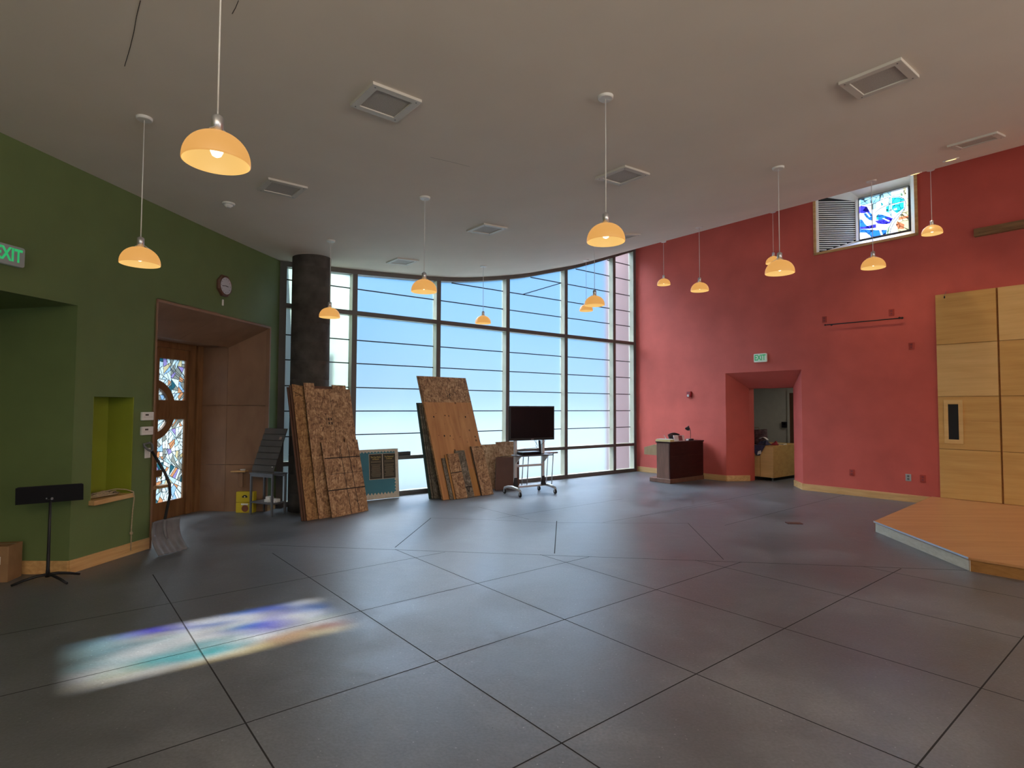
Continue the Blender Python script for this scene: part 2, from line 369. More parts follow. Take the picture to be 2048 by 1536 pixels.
# joints of the square bays; they stop at the long joint across the room
B0, B1 = Vector((-3.14, 7.19, 0)), Vector((4.9, 6.19, 0))
def ycross(x): return B0.y+(B1.y-B0.y)*(x-B0.x)/(B1.x-B0.x)
def clip(p, q):
    best = None; n = 200; a = None; e = None
    for k in range(n+1):
        t = p.lerp(q, k/n)
        ok = t.y < ycross(t.x)+.02 and t.y > -8 and GRN.loc(t).y < -.05
        if ok and a is None: a = t
        if ok: e = t
    return a, e
for i in range(-3, 9):
    a, e = clip(lat(i, -1.0 if i > 0 else -.9), lat(i, 9));
    if a: joint(a, e)
for j in range(0, 9):
    a, e = clip(lat(-6, j), lat(8, j))
    if a: joint(a, e)
joint(B0, B1, .0055)
for q in ([(790, 1095), (862, 1036)], [(1113.5, 1042), (1109, 1107)], [(862, 1036), (960, 1039), (1115, 1045.5), (1220, 1046), (1376, 1046.5)],
          [(1376, 1046.5), (1447, 1119)], [(955.8, 1014), (1058, 1038.6)], [(992, 1037), (1247, 997.6)], [(1206, 1045), (1456, 1004)],
          [(1449.5, 1050.8), (1689, 990)], [(1280, 1032), (1534, 984)]):
    for p, r_ in zip(q, q[1:]): joint(G(*p), G(*r_), .004 if q[0][0] not in (790, 1113.5) else .006)
struct(b.build('floor', [M['concrete'], M['joint']]))
# ---- outside ground
gm = plain('pale_paving', (.046, .058, .064, 1), .95, var=.08, scale=.4, spec=0)
struct(MB().box(-90, 90, -60, 140, -.35, -.13).build('ground_outside', gm))

# ---- ceiling: one curved sheet falling from the red wall
b = MB(); ds = [(-.28+.22*k) for k in range(0, 60)]+[14, 18, 24, 30]
vs = []; n = len(ds)
for sgn, s0 in ((0, -.16), (1, 30.0)):
    for d in ds: p = RED.w(s0, -d); vs.append((p.x, p.y, fz(d)))
for sgn, s0 in ((0, -.16), (1, 30.0)):
    for d in ds: p = RED.w(s0, -d); vs.append((p.x, p.y, fz(d)+.35))
fs = []
for i in range(n-1):
    fs += [(i, i+1, n+i+1, n+i), (2*n+i, 3*n+i, 3*n+i+1, 2*n+i+1), (i, 2*n+i, 2*n+i+1, i+1), (n+i, n+i+1, 3*n+i+1, 3*n+i)]
fs += [(0, n, 3*n, 2*n), (n-1, 3*n-1, 4*n-1, 2*n-1)]
b.add(vs, fs, 0, True)
def crack(pts, w):
    ps = [CE(*q)-Vector((0, 0, .003)) for q in pts]
    for p, q in zip(ps, ps[1:]):
        d = (q-p).normalized(); nn = Vector((-d.y, d.x, 0)); b.add([p-nn*w, q-nn*w, q+nn*w, p+nn*w], [(0, 1, 2, 3), (3, 2, 1, 0)], 1)
crack([(281, 0), (273, 32), (268, 62), (260, 95), (249, 132)], .0022)
crack([(477, 0), (471, 15), (464, 27)], .002)
crack([(861, 314), (905, 324), (940, 333)], .0016)
o = struct(b.build('ceiling', [M['ceiling'], M['crack']]))
for p in o.data.polygons: p.use_smooth = p.normal.z < -.5

# ---- helper: wall made of boxes in a wall frame around rectangular openings
def wall(name, fr, s0, s1, ztop, openings, m, th=.18, z0=-.1):
    b = MB()
    ss = sorted({s0, s1, *[v for o in openings for v in o[:2]]}); zs = sorted({z0, ztop, *[v for o in openings for v in o[2:]]})
    ss = [v for v in ss if s0 <= v <= s1]; zs = [v for v in zs if z0 <= v <= ztop]
    for a, c in zip(ss, ss[1:]):
        for e, g in zip(zs, zs[1:]):
            if any(o[0] <= (a+c)/2 <= o[1] and o[2] <= (e+g)/2 <= o[3] for o in openings): continue
            b.box(a, c, 0, th, e, g)
    return struct(b.build(name, m, loc=fr.o, rot=(0, 0, fr.a)))
def lining(name, fr, quads, m, th=.05):
    """splayed reveals: each quad is (outer a, outer b, inner b, inner a) as (s, d, z); thickened away from the opening"""
    b = MB()
    for q, off in quads: b.slab([Vector((p[0], max(p[1], .004), p[2])) for p in q], Vector(off)*th)
    return struct(b.build(name, m, loc=fr.o, rot=(0, 0, fr.a)))

# ---- green wall (left)
LZ = 2.78
wall('wall_left', GRN, -16, 3.86, 4.55, [(-2.9, 0, -.1, LZ), (1.095, 3.578, -.1, 3.03), (.232, .78, .69, 1.83)], M['green'])
# open bay at the left edge: dark splayed reveal, back wall and head
e0 = (-.16, 1.05)
lining('wall_left', GRN, [
    ([(0, 0, -.1), (0, 0, LZ), (-.16, 1.1, LZ), (-.16, 1.1, -.1)], (1, 0, 0)),
    ([(-2.9, 0, -.1), (-2.9, 0, LZ), (-2.75, 1.1, LZ), (-2.75, 1.1, -.1)], (-1, 0, 0)),
    ([(-2.9, 0, LZ), (.0, 0, LZ), (-.16, 1.1, LZ-.06), (-2.75, 1.1, LZ-.06)], (0, 0, 1)),
    ([(-2.9, 1.1, -.1), (-.1, 1.1, -.1), (-.1, 1.1, LZ), (-2.9, 1.1, LZ)], (0, 1, 0))], M['green'], .12)
# niche
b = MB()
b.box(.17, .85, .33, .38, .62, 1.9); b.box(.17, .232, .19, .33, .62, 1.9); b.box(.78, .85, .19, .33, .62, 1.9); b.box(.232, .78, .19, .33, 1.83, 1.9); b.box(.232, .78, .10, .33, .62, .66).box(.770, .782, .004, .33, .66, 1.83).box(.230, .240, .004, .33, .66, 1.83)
struct(b.build('wall_left', M['niche_glow'], loc=GRN.o, rot=(0, 0, GRN.a)))
b = MB(); b.slab([(.205, -.075, .662), (.80, -.02, .662), (.778, .325, .662), (.234, .325, .662)], (0, 0, .05))
tag(b.build('niche_shelf', M['trimwood'], loc=GRN.o, rot=(0, 0, GRN.a), bevel=.004), 'maple shelf board filling the bottom of the green wall niche', 'shelf')
# baseboards
def skirt(name, fr, pts, h=.135, t=.018):
    b = MB()
    for (a, c) in zip(pts, pts[1:]):
        A, Cc = Vector((a[0], a[1], 0)), Vector((c[0], c[1], 0)); d = (Cc-A).normalized(); nn = Vector((d.y, -d.x, 0))
        b.slab([A, Cc, Cc+nn*t, A+nn*t], (0, 0, h))
    return struct(b.build(name, M['trimwood'], loc=fr.o, rot=(0, 0, fr.a), bevel=.003))
skirt('baseboard_left', GRN, [(-.155, 1.07), (0, -.0), (1.06, 0)])
skirt('baseboard_left', GRN, [(3.60, 0), (3.82, 0)])
# ---- entrance recess: plywood lined surround, door_1
b = MB()
JS = 3.445
def jp(z0, z1, a, c, th=.04): b.slab([(a[0], a[1], z0), (c[0], c[1], z0), (c[0], c[1], z1), (a[0], a[1], z1)], (th, 0, 0))
for z0, z1 in ((0, .76), (.766, 1.74), (1.746, 2.72)):
    jp(z0, z1, (3.578, 0), (JS, .655)); jp(z0, z1, (JS, .661), (3.43, 1.14))
b.slab([(3.578, 0, 2.715), (JS, .655, 2.715), (JS, .655, 2.75), (3.578, 0, 3.03)], (.04, 0, 0))
mid = 2.30
for s0, s1, q0, q1 in ((1.095, mid-.003, 1.30, mid-.003), (mid+.003, 3.578, mid+.003, JS)):
    b.slab([(s0, 0, 3.03), (s1, 0, 3.03), (q1, .655, 2.70), (q0, .655, 2.70)], (0, 0, .04))
b.box(1.2, 3.47, .661, 1.10, 2.715, 2.755)
b.slab([(1.095, 0, 0), (1.28, .655, 0), (1.30, 1.14, 0), (1.30, 1.14, 3.0), (1.28, .655, 3.0), (1.095, 0, 3.0)], (-.04, 0, 0))
struct(b.build('trim_1', M['doorpanel'], loc=GRN.o, rot=(0, 0, GRN.a)))
b = MB(); t = .028
b.box(1.075, 1.098, -.012, .05, 0, 3.055); b.box(3.565, 3.59, -.012, .05, 0, 3.055); b.box(1.075, 3.59, -.012, .05, 3.025, 3.055)
struct(b.build('trim_2', M['doorpanel'], loc=GRN.o, rot=(0, 0, GRN.a)))
struct(MB().box(.8, 1.3, 1.14, 1.24, -.1, 3.4).box(3.47, 3.9, 1.14, 1.24, -.1, 3.4).box(1.3, 3.47, 1.14, 1.24, 2.86, 3.4).box(3.60, 3.75, .2, 1.2, -.1, 3.4).box(.9, 1.03, .2, 1.2, -.1, 3.4).box(.9, 3.75, .2, 1.24, 3.1, 3.25)
       .build('wall_left', M['doorpanel'], loc=GRN.o, rot=(0, 0, GRN.a)))
door = thing('door_1', 'wooden entrance door with ring and mosaic stained glass', 'door', GRN.w(2.40, 1.14), GRN.a, kind='structure')
b = MB(); b.box(.74, .86, -.03, .08, 0, 2.84).box(.90, 1.07, -.045, .08, 0, 2.84).box(.86, .90, -.012, .08, 0, 2.84).box(-1.07, -.74, -.03, .08, 0, 2.84).box(-.74, .74, -.03, .08, 2.62, 2.84).box(1.045, 1.068, -.06, -.045, 0, 2.70)
b.build('door_frame', M['doorwood'], door, bevel=.004)
def leaf(sg):
    b = MB(); y0, y1 = .0, .05
    X = lambda a, c: (min(a*sg, c*sg), max(a*sg, c*sg))
    def bx(a, c, z0, z1): x0, x1 = X(a, c); b.box(x0, x1, y0, y1, z0, z1)
    bx(.003, .12, .0, 2.62); bx(.69, .738, .0, 2.62); bx(.12, .69, 0, .27); bx(.12, .69, 2.455, 2.62); bx(.12, .69, 1.52, 1.82)
    bx(.12, .23, .66, .76)
    # half ring
    n = 26; ro, ri = .46, .345
    for k in range(n):
        a0, a1 = -PI/2+PI*k/n, -PI/2+PI*(k+1)/n
        p = [(ri*math.cos(a0), ri*math.sin(a0)), (ro*math.cos(a0), ro*math.sin(a0)), (ro*math.cos(a1), ro*math.sin(a1)), (ri*math.cos(a1), ri*math.sin(a1))]
        b.slab([(sg*max(x, .003), -.012, 1.67+z) for x, z in p], (0, .07, 0))
    lf = b.build('door_leaf', M['doorwood'], door, bevel=.003)
    mb = MB(); mb.slab([(sg*.04, -.02, .50), (sg*.30, -.02, .50), (sg*.30, -.09, .50), (sg*.22, -.12, .50), (sg*.04, -.12, .50)], (0, 0, .045))
    mb.build('pull_bar', M['trimwood'], lf, bevel=.006)
    return lf
# mosaic glass: polygonal pieces with lead lines, coloured per piece
def coloured_glass(name, w, h, nu, nv, fn, m, parent, loc):
    me = bpy.data.meshes.new(name); vs = [(w*i/nu, 0, h*j/nv) for j in range(nv+1) for i in range(nu+1)]
    fs = [(j*(nu+1)+i, j*(nu+1)+i+1, (j+1)*(nu+1)+i+1, (j+1)*(nu+1)+i) for j in range(nv) for i in range(nu)]
    me.from_pydata(vs, [], fs); me.materials.append(m)
    ca = me.color_attributes.new('Col', 'FLOAT_COLOR', 'CORNER')
    for j in range(nv):
        for i in range(nu):
            c = fn((i+.5)/nu, (j+.5)/nv)
            for k in range(4): ca.data[(j*nu+i)*4+k].color = (c[0], c[1], c[2], 1)
    o = bpy.data.objects.new(name, me); COL.objects.link(o); o.parent = parent; o.location = loc
    return o
rr = random.Random(3)
PAL = [(.66, .72, .66)]*9+[(.46, .56, .54)]*4+[(.72, .74, .66)]*4+[(.30, .46, .62)]*2+[(.62, .48, .24)]*2+[(.58, .24, .10)]*2+[(.02, .10, .12)]*2+[(.24, .23, .18)]*3+[(.30, .22, .42)]
def bsp(poly, depth):
    ar = 0; n = len(poly)
    for k in range(n): ar += poly[k][0]*poly[(k+1) % n][1]-poly[(k+1) % n][0]*poly[k][1]
    if abs(ar)/2 < rr.uniform(.004, .016) or depth > 11: return ('leaf', rr.randrange(len(PAL)))
    cx_ = sum(p[0] for p in poly)/n+rr.uniform(-.02, .02); cz_ = sum(p[1] for p in poly)/n+rr.uniform(-.03, .03)
    w_ = max(p[0] for p in poly)-min(p[0] for p in poly); h_ = max(p[1] for p in poly)-min(p[1] for p in poly)
    a = (0 if h_ > w_*1.3 else PI/2)+rr.choice((-.75, -.45, -.12, .1, .5, .8))*(1 if depth > 0 else .4)
    nx_, nz_ = -math.sin(a), math.cos(a); c = nx_*cx_+nz_*cz_
    A, B = [], []
    for k in range(n):
        p, q = poly[k], poly[(k+1) % n]; dp_, dq_ = nx_*p[0]+nz_*p[1]-c, nx_*q[0]+nz_*q[1]-c
        (A if dp_ >= 0 else B).append(p)
        if dp_*dq_ < 0:
            t_ = dp_/(dp_-dq_); x_ = (p[0]+(q[0]-p[0])*t_, p[1]+(q[1]-p[1])*t_); A.append(x_); B.append(x_)
    if len(A) < 3 or len(B) < 3: return ('leaf', rr.randrange(len(PAL)))
    return ('cut', nx_, nz_, c, bsp(A, depth+1), bsp(B, depth+1))
TREE = bsp([(0, 0), (.6, 0), (.6, 2.2), (0, 2.2)], 0)
PAL = [tuple(x*.72 for x in c) for c in PAL]
def doorglass(u, v):
    x, z = u*.6, v*2.2; nd = TREE; md = 9
    while nd[0] == 'cut':
        d_ = nd[1]*x+nd[2]*z-nd[3]; md = min(md, abs(d_)); nd = nd[4] if d_ >= 0 else nd[5]
    if md < .0042: return (.02, .02, .02)
    for cx_, cz_, r_ in ((.75, 2.45, .62), (.75, 2.45, .56), (-.5, 1.0, .78), (.9, .35, .75)):
        if abs(math.hypot(x-cx_, z-cz_)-r_) < .0045: return (.02, .02, .02)
    return PAL[nd[1]]
for sg in (1, -1):
    lf = leaf(sg)
    coloured_glass('stained_glass', .60, 2.2, 100, 300, doorglass, M['stained_door'], lf, (.105 if sg > 0 else -.705, .03, .265))

# ---- window wall: window_1
MS = [0.04, 1.345, 3.155, 4.965, 6.775, 8.53, 9.40]
def wtop(s): return ceil_z(WIN.w(s, 0))
win = thing('window_1', 'full width frosted window wall of tall panes', 'window', WIN.o, WIN.a, kind='structure')
DP = .17
for k, s in enumerate(MS):
    w0, w1 = (-.05, .06) if k == 0 else (-.09, .0) if k == len(MS)-1 else (-.045, .045)
    zt = min(wtop(s+w0), wtop(s+w1))+.02
    MB().box(s+w0, s+w1, .012, DP, 0, zt).box(s+w0-.002, s+w1+.002, -.004, .012, 0, zt, 1).build('mullion', [M['frame'], M['frame_shaded']], win)
for (z0, z1) in ((.0, .085), (.70, .77), (3.44, 3.52)):
    for k in range(len(MS)-1):
        MB().box(MS[k]+(.06 if k == 0 else .045), MS[k+1]-(.09 if k == len(MS)-2 else .045), .014, DP-.004, z0, z1).box(MS[k]+(.06 if k == 0 else .045), MS[k+1]-(.09 if k == len(MS)-2 else .045), 0, .014, z0-.002, z1+.002, 1).build('transom', [M['frame'], M['frame_shaded']], win)
b = MB(); n = 60
for i in range(n):
    s0, s1 = MS[0]-.05+(9.45-MS[0])*i/n, MS[0]-.05+(9.45-MS[0])*(i+1)/n
    za, zb = wtop(s0), wtop(s1)
    b.hexa([(s0, -.012, za-.085), (s1, -.012, zb-.085), (s1, DP, zb-.085), (s0, DP, za-.085), (s0, -.012, za+.03), (s1, -.012, zb+.03), (s1, DP, zb+.03), (s0, DP, za+.03)])
b.build('head_frame', M['frame_shaded'], win)
seams = [1.20, 1.645, 2.09, 2.545, 2.985, 3.96, 4.37, 4.81, 5.24, 5.66]
for k in range(len(MS)-1):
    a, c = MS[k]+(.06 if k == 0 else .045), MS[k+1]-(.09 if k == len(MS)-2 else .045)
    for (z0, z1) in ((.085, .70), (.77, 3.44)):
        MB().box(a, c, DP-.026, DP-.016, z0, z1).build('glass_pane', M['frosted'], win)
    b = MB(); nn = 10; bot = [(a+(c-a)*i/nn, 0) for i in range(nn+1)]
    b.slab([(a, DP-.026, 3.52), (c, DP-.026, 3.52)]+[(s, DP-.026, wtop(s)-.06) for s in [c-(c-a)*i/nn for i in range(nn+1)]], (0, .01, 0))
    b.build('glass_pane', M['frosted'], win)
    b = MB()
    for z in seams:
        if z < 3.4: b.box(a, c, DP-.040, DP-.027, z-.010, z+.010)
        else:
            e = c
            st = next((a+(c-a)*i/40 for i in range(41) if wtop(a+(c-a)*i/40)-.09 > z), None)
            if st is not None and c-st > .05: b.box(st, c, DP-.040, DP-.027, z-.010, z+.010)
    if k == 3:
        b.slab([(5.50, DP-.04, 4.36), (6.73, DP-.04, 4.80), (6.73, DP-.04, 4.82), (5.50, DP-.04, 4.38)], (0, .012, 0))
    b.build('glazing_bar', M['seam'], win)
# wing walls that run on outside the glass, seen blurred through it
struct(MB().box(-1.15, -.17, .0, .25, -.13, 6.6).build('wall_right', plain('toned_red_render', (.17, .092, .086, 1), .9, spec=0), loc=RED.o, rot=(0, 0, RED.a)))  # red toned down to offset the strong sky light outside
struct(MB().box(4.12, 6.9, .0, .2, -.13, 4.6).build('wall_left', plain('pale_green_render', (.095, .13, .115, 1), .9, spec=0), loc=GRN.o, rot=(0, 0, GRN.a)))
# ---- red wall (right)
NS0, NS1, NZ0, NZ1 = 4.69, 6.555, 4.955, 6.9
wall('wall_right', RED, -.17, 30, 6.7, [(2.62, 4.385, -.1, 2.555), (NS0, NS1, NZ0, NZ1)], M['red'])
RZ, RD = 2.195, .50
RI0, RI1 = 2.93, 3.975
lining('wall_right', RED, [
    ([(2.62, 0, -.1), (2.62, 0, 2.555), (RI0, RD, RZ), (RI0, RD, -.1)], (-1, 0, 0)),
    ([(4.385, 0, -.1), (4.385, 0, 2.555), (RI1, RD, RZ), (RI1, RD, -.1)], (1, 0, 0)),
    ([(2.62, 0, 2.555), (4.385, 0, 2.555), (RI1, RD, RZ), (RI0, RD, RZ)], (0, 0, 1)),
    ([(RI0, RD, -.1), (RI0+.0, RD+.225, -.1), (RI0, RD+.225, RZ), (RI0, RD, RZ)], (-1, 0, 0)),
    ([(RI1, RD, -.1), (RI1, RD+.225, -.1), (RI1, RD+.225, RZ), (RI1, RD, RZ)], (1, 0, 0)),
    ([(RI0-.05, RD, RZ), (RI1+.05, RD, RZ), (RI1+.05, RD+.225, RZ), (RI0-.05, RD+.225, RZ)], (0, 0, 1))], M['red'], .06)
skirt('baseboard_right', RED, [(-.0, 0), (2.62, 0), (RI0, RD)])
skirt('baseboard_right', RED, [(RI1, RD), (4.385, 0), (6.66, 0)])
# room beyond the red opening
b = MB()
b.box(.9, 2.90, .62, .72, -.1, 2.75).box(4.01, 6.2, .62, .72, -.1, 2.75).box(.9, 6.2, .62, .72, RZ+.03, 2.75)
b.box(.9, 6.2, 3.0, 3.15, -.1, 2.75).box(.9, 1.0, .62, 3.1, -.1, 2.75).box(6.1, 6.2, .62, 3.1, -.1, 2.75).box(.9, 6.2, .62, 3.15, 2.7, 2.85)
struct(b.build('wall_back', M['grey_wall'], loc=RED.o, rot=(0, 0, RED.a)))
d3 = thing('door_2', 'dark door with pale frame in the room beyond the red opening', 'door', RED.w(2.665, 3.0), RED.a, kind='structure')
MB().box(0, .06, -.03, 0, 0, 2.2).box(.98, 1.04, -.03, 0, 0, 2.2).box(0, 1.04, -.03, 0, 2.14, 2.2).build('door_frame', M['grey_wall'], d3)
MB().box(.06, .98, -.02, 0, 0, 2.14).build('door_leaf', M['mahog_side'], d3)
# ---- high stained glass window: window_2, with splayed reveals and louvres
GS0, GS1, GZ0, GZ1, GD = 5.32, 6.235, 5.255, 6.155, .70
w2 = thing('window_2', 'high stained glass window set in a splayed niche of the red wall', 'window', RED.o, RED.a, kind='structure')
b = MB()
b.slab([(NS0, .006, NZ0), (NS1, .006, NZ0), (GS1, GD, GZ0), (GS0, GD, GZ0)], (0, 0, -.05))
b.slab([(NS1, .006, NZ0), (NS1, .006, NZ1), (GS1, GD, 6.62), (GS1, GD, GZ0)], (.05, 0, 0))
b.slab([(NS0, 0, NZ1), (NS1, 0, NZ1), (GS1, GD, GZ1+.02), (GS0, GD, GZ1+.02)], (0, 0, .05))
b.slab([(NS0, .006, NZ0), (NS0, .006, NZ1), (GS0, GD, 6.62), (GS0, GD, GZ0)], (-.05, 0, 0))
b.box(NS0-.1, GS0, GD, GD+.05, 4.8, 7).box(GS1, NS1+.1, GD, GD+.05, 4.8, 7).box(NS0, NS1, GD, GD+.05, GZ1, 7).box(NS0, NS1, GD, GD+.05, 4.8, GZ0)
b.box(NS0-.1, NS0-.06, .18, GD+.05, 4.8, 7).box(NS1+.06, NS1+.1, .18, GD+.05, 4.8, 7).box(NS0-.1, NS1+.1, .18, GD+.05, 4.80, 4.85).box(NS0-.1, NS1+.1, .1, GD+.05, 6.95, 7.0)
b.build('reveal', M['white'], w2)
b = MB(); t = .05
b.box(NS0-.0, NS0+t, -.025, .03, NZ0, 6.25).box(NS1-t, NS1, -.025, .03, NZ0, 6.25).box(NS0, NS1, -.025, .03, NZ0, NZ0+t)
b.build('casing', M['trimwood'], w2, bevel=.003)
b = MB(); t = .02
ring(b, GS0, GS1, GZ0, GZ1, GD-.05, GD+.02, t)
b.build('window_frame', M['grey_metal'], w2)
rr = random.Random(11)
wsite = [(rr.random(), rr.random(), rr.random()) for k in range(75)]
W_ = (.93, .95, .95); BL = (.06, .05, 1.0); B2 = (.03, .20, .72); TE = (.03, .62, .66); PT = (.45, .76, .80); P2 = (.30, .60, .74); YE = (.90, .74, .36); OR_ = (.72, .22, .09); GR = (.50, .76, .40)
SH = [(PT, [(790, 455), (1235, 340), (1235, 420), (1100, 450), (1000, 510), (830, 530), (790, 540)]), (P2, [(800, 470), (880, 450), (940, 520), (800, 545)]), (P2, [(935, 480), (1010, 470), (1100, 450), (1080, 480), (1000, 515), (940, 510)]),
      (GR, [(1240, 420), (1385, 375), (1385, 425), (1300, 420)]), (YE, [(1388, 320), (1424, 312), (1424, 430), (1400, 430)]), (BL, [(788, 560), (820, 545), (900, 560), (945, 640), (870, 645), (800, 645), (788, 620)]),
      (B2, [(850, 650), (945, 640), (978, 670), (978, 745), (930, 735), (880, 695)]), (W_, [(880, 640), (900, 630), (950, 690), (930, 700)]), (PT, [(960, 525), (1030, 510), (1030, 590), (960, 600)]),
      (TE, [(1090, 500), (1130, 530), (1100, 555)]), (PT, [(1200, 440), (1234, 436), (1236, 700), (1160, 620), (1190, 540)]), (TE, [(1160, 560), (1195, 550), (1195, 635), (1160, 630)]), (TE, [(1238, 445), (1330, 440), (1395, 465), (1395, 490), (1238, 530)]),
      (TE, [(1238, 545), (1392, 502), (1392, 590), (1300, 652), (1238, 600)]), (W_, [(1260, 590), (1300, 580), (1305, 605), (1265, 615)]), (TE, [(1030, 680), (1055, 660), (1055, 730), (1030, 735)]),
      (B2, [(1055, 665), (1100, 665), (1200, 700), (1170, 745), (1050, 740)]), (BL, [(1005, 750), (1130, 728), (1185, 695), (1250, 718), (1205, 785), (1130, 795), (1050, 785)]), (W_, [(1100, 715), (1130, 712), (1210, 750), (1190, 760)]),
      (B2, [(798, 720), (830, 735), (870, 790), (905, 820), (798, 845)]), (BL, [(798, 832), (1018, 792), (1022, 838), (900, 852), (798, 855)]), (B2, [(798, 855), (900, 862), (1020, 870), (1165, 868), (1150, 935), (1080, 980), (970, 985), (930, 935), (880, 900), (798, 900)]),
      (W_, [(1060, 870), (1088, 868), (1114, 945), (1090, 955)]), (GR, [(1170, 835), (1198, 830), (1198, 925), (1158, 935)]), (YE, [(1330, 700), (1400, 610), (1470, 560), (1470, 890), (1310, 905), (1300, 830), (1285, 790)]),
      (OR_, [(1325, 702), (1470, 682), (1470, 712), (1318, 740)]), (OR_, [(1305, 760), (1392, 800), (1388, 862), (1312, 858), (1282, 805)]), (YE, [(1430, 455), (1470, 450), (1470, 565), (1420, 590)]), (W_, [(1225, 860), (1265, 810), (1300, 830), (1300, 880), (1250, 890)])]
def uvp(p):
    u = (p[0]-788)/682; top = 457-165*u; bot = 1010-124*u
    return (u, (bot-p[1])/(bot-top))
SHU = [(c, [uvp(p) for p in q]) for c, q in SH]
def inside(u, v, q):
    r_ = False; n = len(q)
    for k in range(n):
        (a, b_), (c, d_) = q[k], q[(k+1) % n]
        if (b_ > v) != (d_ > v) and u < (c-a)*(v-b_)/(d_-b_)+a: r_ = not r_
    return r_
CURV = [[(835, 535), (960, 540), (1100, 470), (1200, 437)], [(1010, 640), (1080, 585), (1200, 530), (1300, 515), (1395, 490)], [(1235, 430), (1330, 430), (1395, 460), (1418, 520), (1400, 600), (1320, 660), (1240, 750), (1190, 850), (1170, 930)], [(1400, 605), (1330, 690), (1260, 780), (1215, 860), (1205, 930)]]
CU = [[uvp(p) for p in c] for c in CURV]
def segd(u, v, a, b_):
    dx, dz = b_[0]-a[0], b_[1]-a[1]; t_ = max(0, min(1, ((u-a[0])*dx+(v-a[1])*dz)/(dx*dx+dz*dz)))
    return math.hypot(u-a[0]-dx*t_, v-a[1]-dz*t_)
def hiwin(u, v):
    c = W_
    for col, q in SHU:
        if inside(u, v, q): c = col
    ds_ = sorted(((math.hypot(u-a, v-e), r_) for a, e, r_ in wsite))
    if min(segd(u, v, a, b_) for cu in CU for a, b_ in zip(cu, cu[1:])) < .0055: return (.03, .03, .04)
    if c == W_: return c
    if ds_[1][0]-ds_[0][0] < .009: return tuple(x*.12 for x in c)
    return tuple(min(1, x*(.85+.3*ds_[0][1])) for x in c)
coloured_glass('stained_glass', GS1-GS0, GZ1-GZ0, 150, 150, hiwin, M['stained'], w2, (GS0, GD-.01, GZ0))
# louvre panel on the left reveal
lv = thing('louvre_grille', 'white slatted louvre grille on left side of high stained glass niche', 'vent', RED.w(NS0, 0, 0), RED.a)
ang = math.atan2(GD, GS0-NS0); LL = math.hypot(GD, GS0-NS0)
ux, uy = (GS0-NS0)/LL, GD/LL; nx, ny = uy, -ux
def lz(t): return NZ0+(GZ0-NZ0)*t/LL
def lq(t, o): return (ux*t+nx*o, uy*t+ny*o)
b = MB(); p, q = lq(.05, .004), lq(LL-.05, .004)
b.slab([(p[0], p[1], 4.99), (q[0], q[1], 5.27), (q[0], q[1], 6.10), (p[0], p[1], 6.22)], (nx*.004, ny*.004, 0)); b.build('backing', M['blackmat'], lv)
for t0, t1 in ((.03, .09), (LL-.09, LL-.03)):
    b = MB(); a, c = lq(t0, .004), lq(t1, .004); b.slab([(a[0], a[1], lz(t0)+.02), (c[0], c[1], lz(t1)+.02), (c[0], c[1], 6.12 if t0 > .3 else 6.24), (a[0], a[1], 6.12 if t0 > .3 else 6.24)], (nx*.03, ny*.03, 0)); b.build('frame', M['white'], lv)
for k in range(26):
    z = 5.02+k*.0445
    t0 = .09
    while lz(t0)+.03 > z and t0 < LL-.1: t0 += .01
    t1 = LL-.09
    if z < lz(t1)+.03:
        t1 = .09
        while lz(t1)+.03 < z: t1 += .01
        t0 = .09
    zt = 6.28-.14*1
    if t1-t0 < .06 or z > 6.13: continue
    a, c = lq(t0, .009), lq(t1, .009)
    MB().slab([(a[0], a[1], z), (c[0], c[1], z), (c[0], c[1], z+.019), (a[0], a[1], z+.019)], (nx*.005, ny*.005, 0)).build('slat', M['white'], lv)

# ---- unseen sides of the room
b = MB(); b.box(-10, 14, -8.6, -8.4, -.1, .7).box(-10, 14, -8.6, -8.4, 3.4, 4.6)
for x in (-10, -5.2, -1, 3.2, 7.4, 13.4): b.box(x, x+.6, -8.6, -8.4, .7, 3.4)
struct(b.build('wall_back', M['white']))
struct(MB().box(13.9, 14.1, -8.6, 3.0, -.1, .7).box(13.9, 14.1, -8.6, 3.0, 3.9, 6.8).box(13.9, 14.1, -8.6, -7.8, .7, 3.9).box(13.9, 14.1, 1.8, 3.0, .7, 3.9).build('wall_side', M['white']))

# ---- concrete column
b = MB(); cx, cy = -3.42, 9.62; prof = [(.312, 0)]
z = .0
while z < 4.5: prof += [(.312, z+.30), (.308, z+.306), (.312, z+.312)]; z += .312
b.lathe([(r_, min(zz, 4.45)) for r_, zz in prof if zz < 4.5], 48)
struct(b.build('column', M['concrete_col'], loc=(cx, cy, 0)), 'dark round board marked concrete column beside the window', 'column')

# ================================================================== STAGE AND PANELS
sA, sB, sC = G(1748, 1042, .145), G(1937, 1115, .145), G(2048, 1133, .145)
dBC = (sC-sB).normalized(); sC = sB+dBC*9.5
wA = RED.w(6.66, -.012); wA.z = .145
stg = thing('stage_platform', 'low wooden corner platform with orange wood top', 'platform', (sB.x, sB.y, 0))
def L0(p): return Vector((p.x-sB.x, p.y-sB.y, 0))
far = RED.w(16.0, -.012)
top = [L0(sA), L0(sB), L0(sC), L0(far), L0(wA)]
MB().slab([p+Vector((0, 0, .118)) for p in top], (0, 0, .027)).build('deck', M['stage'], stg, bevel=.003)
def riser(p, q, m, nm, ins=.012, th=.03):
    p, q = L0(p), L0(q); d = (q-p).normalized(); nn = Vector((-d.y, d.x, 0))
    return MB().slab([p+nn*ins, q+nn*ins, q+nn*(ins+th), p+nn*(ins+th)], (0, 0, .118)).build(nm, m, stg)
o = riser(sA, sB, M['cream'], 'riser'); o['label'] = 'cream riser board'
o = riser(sB, sC, M['stage_dark'], 'riser'); o['label'] = 'dark wood riser board'
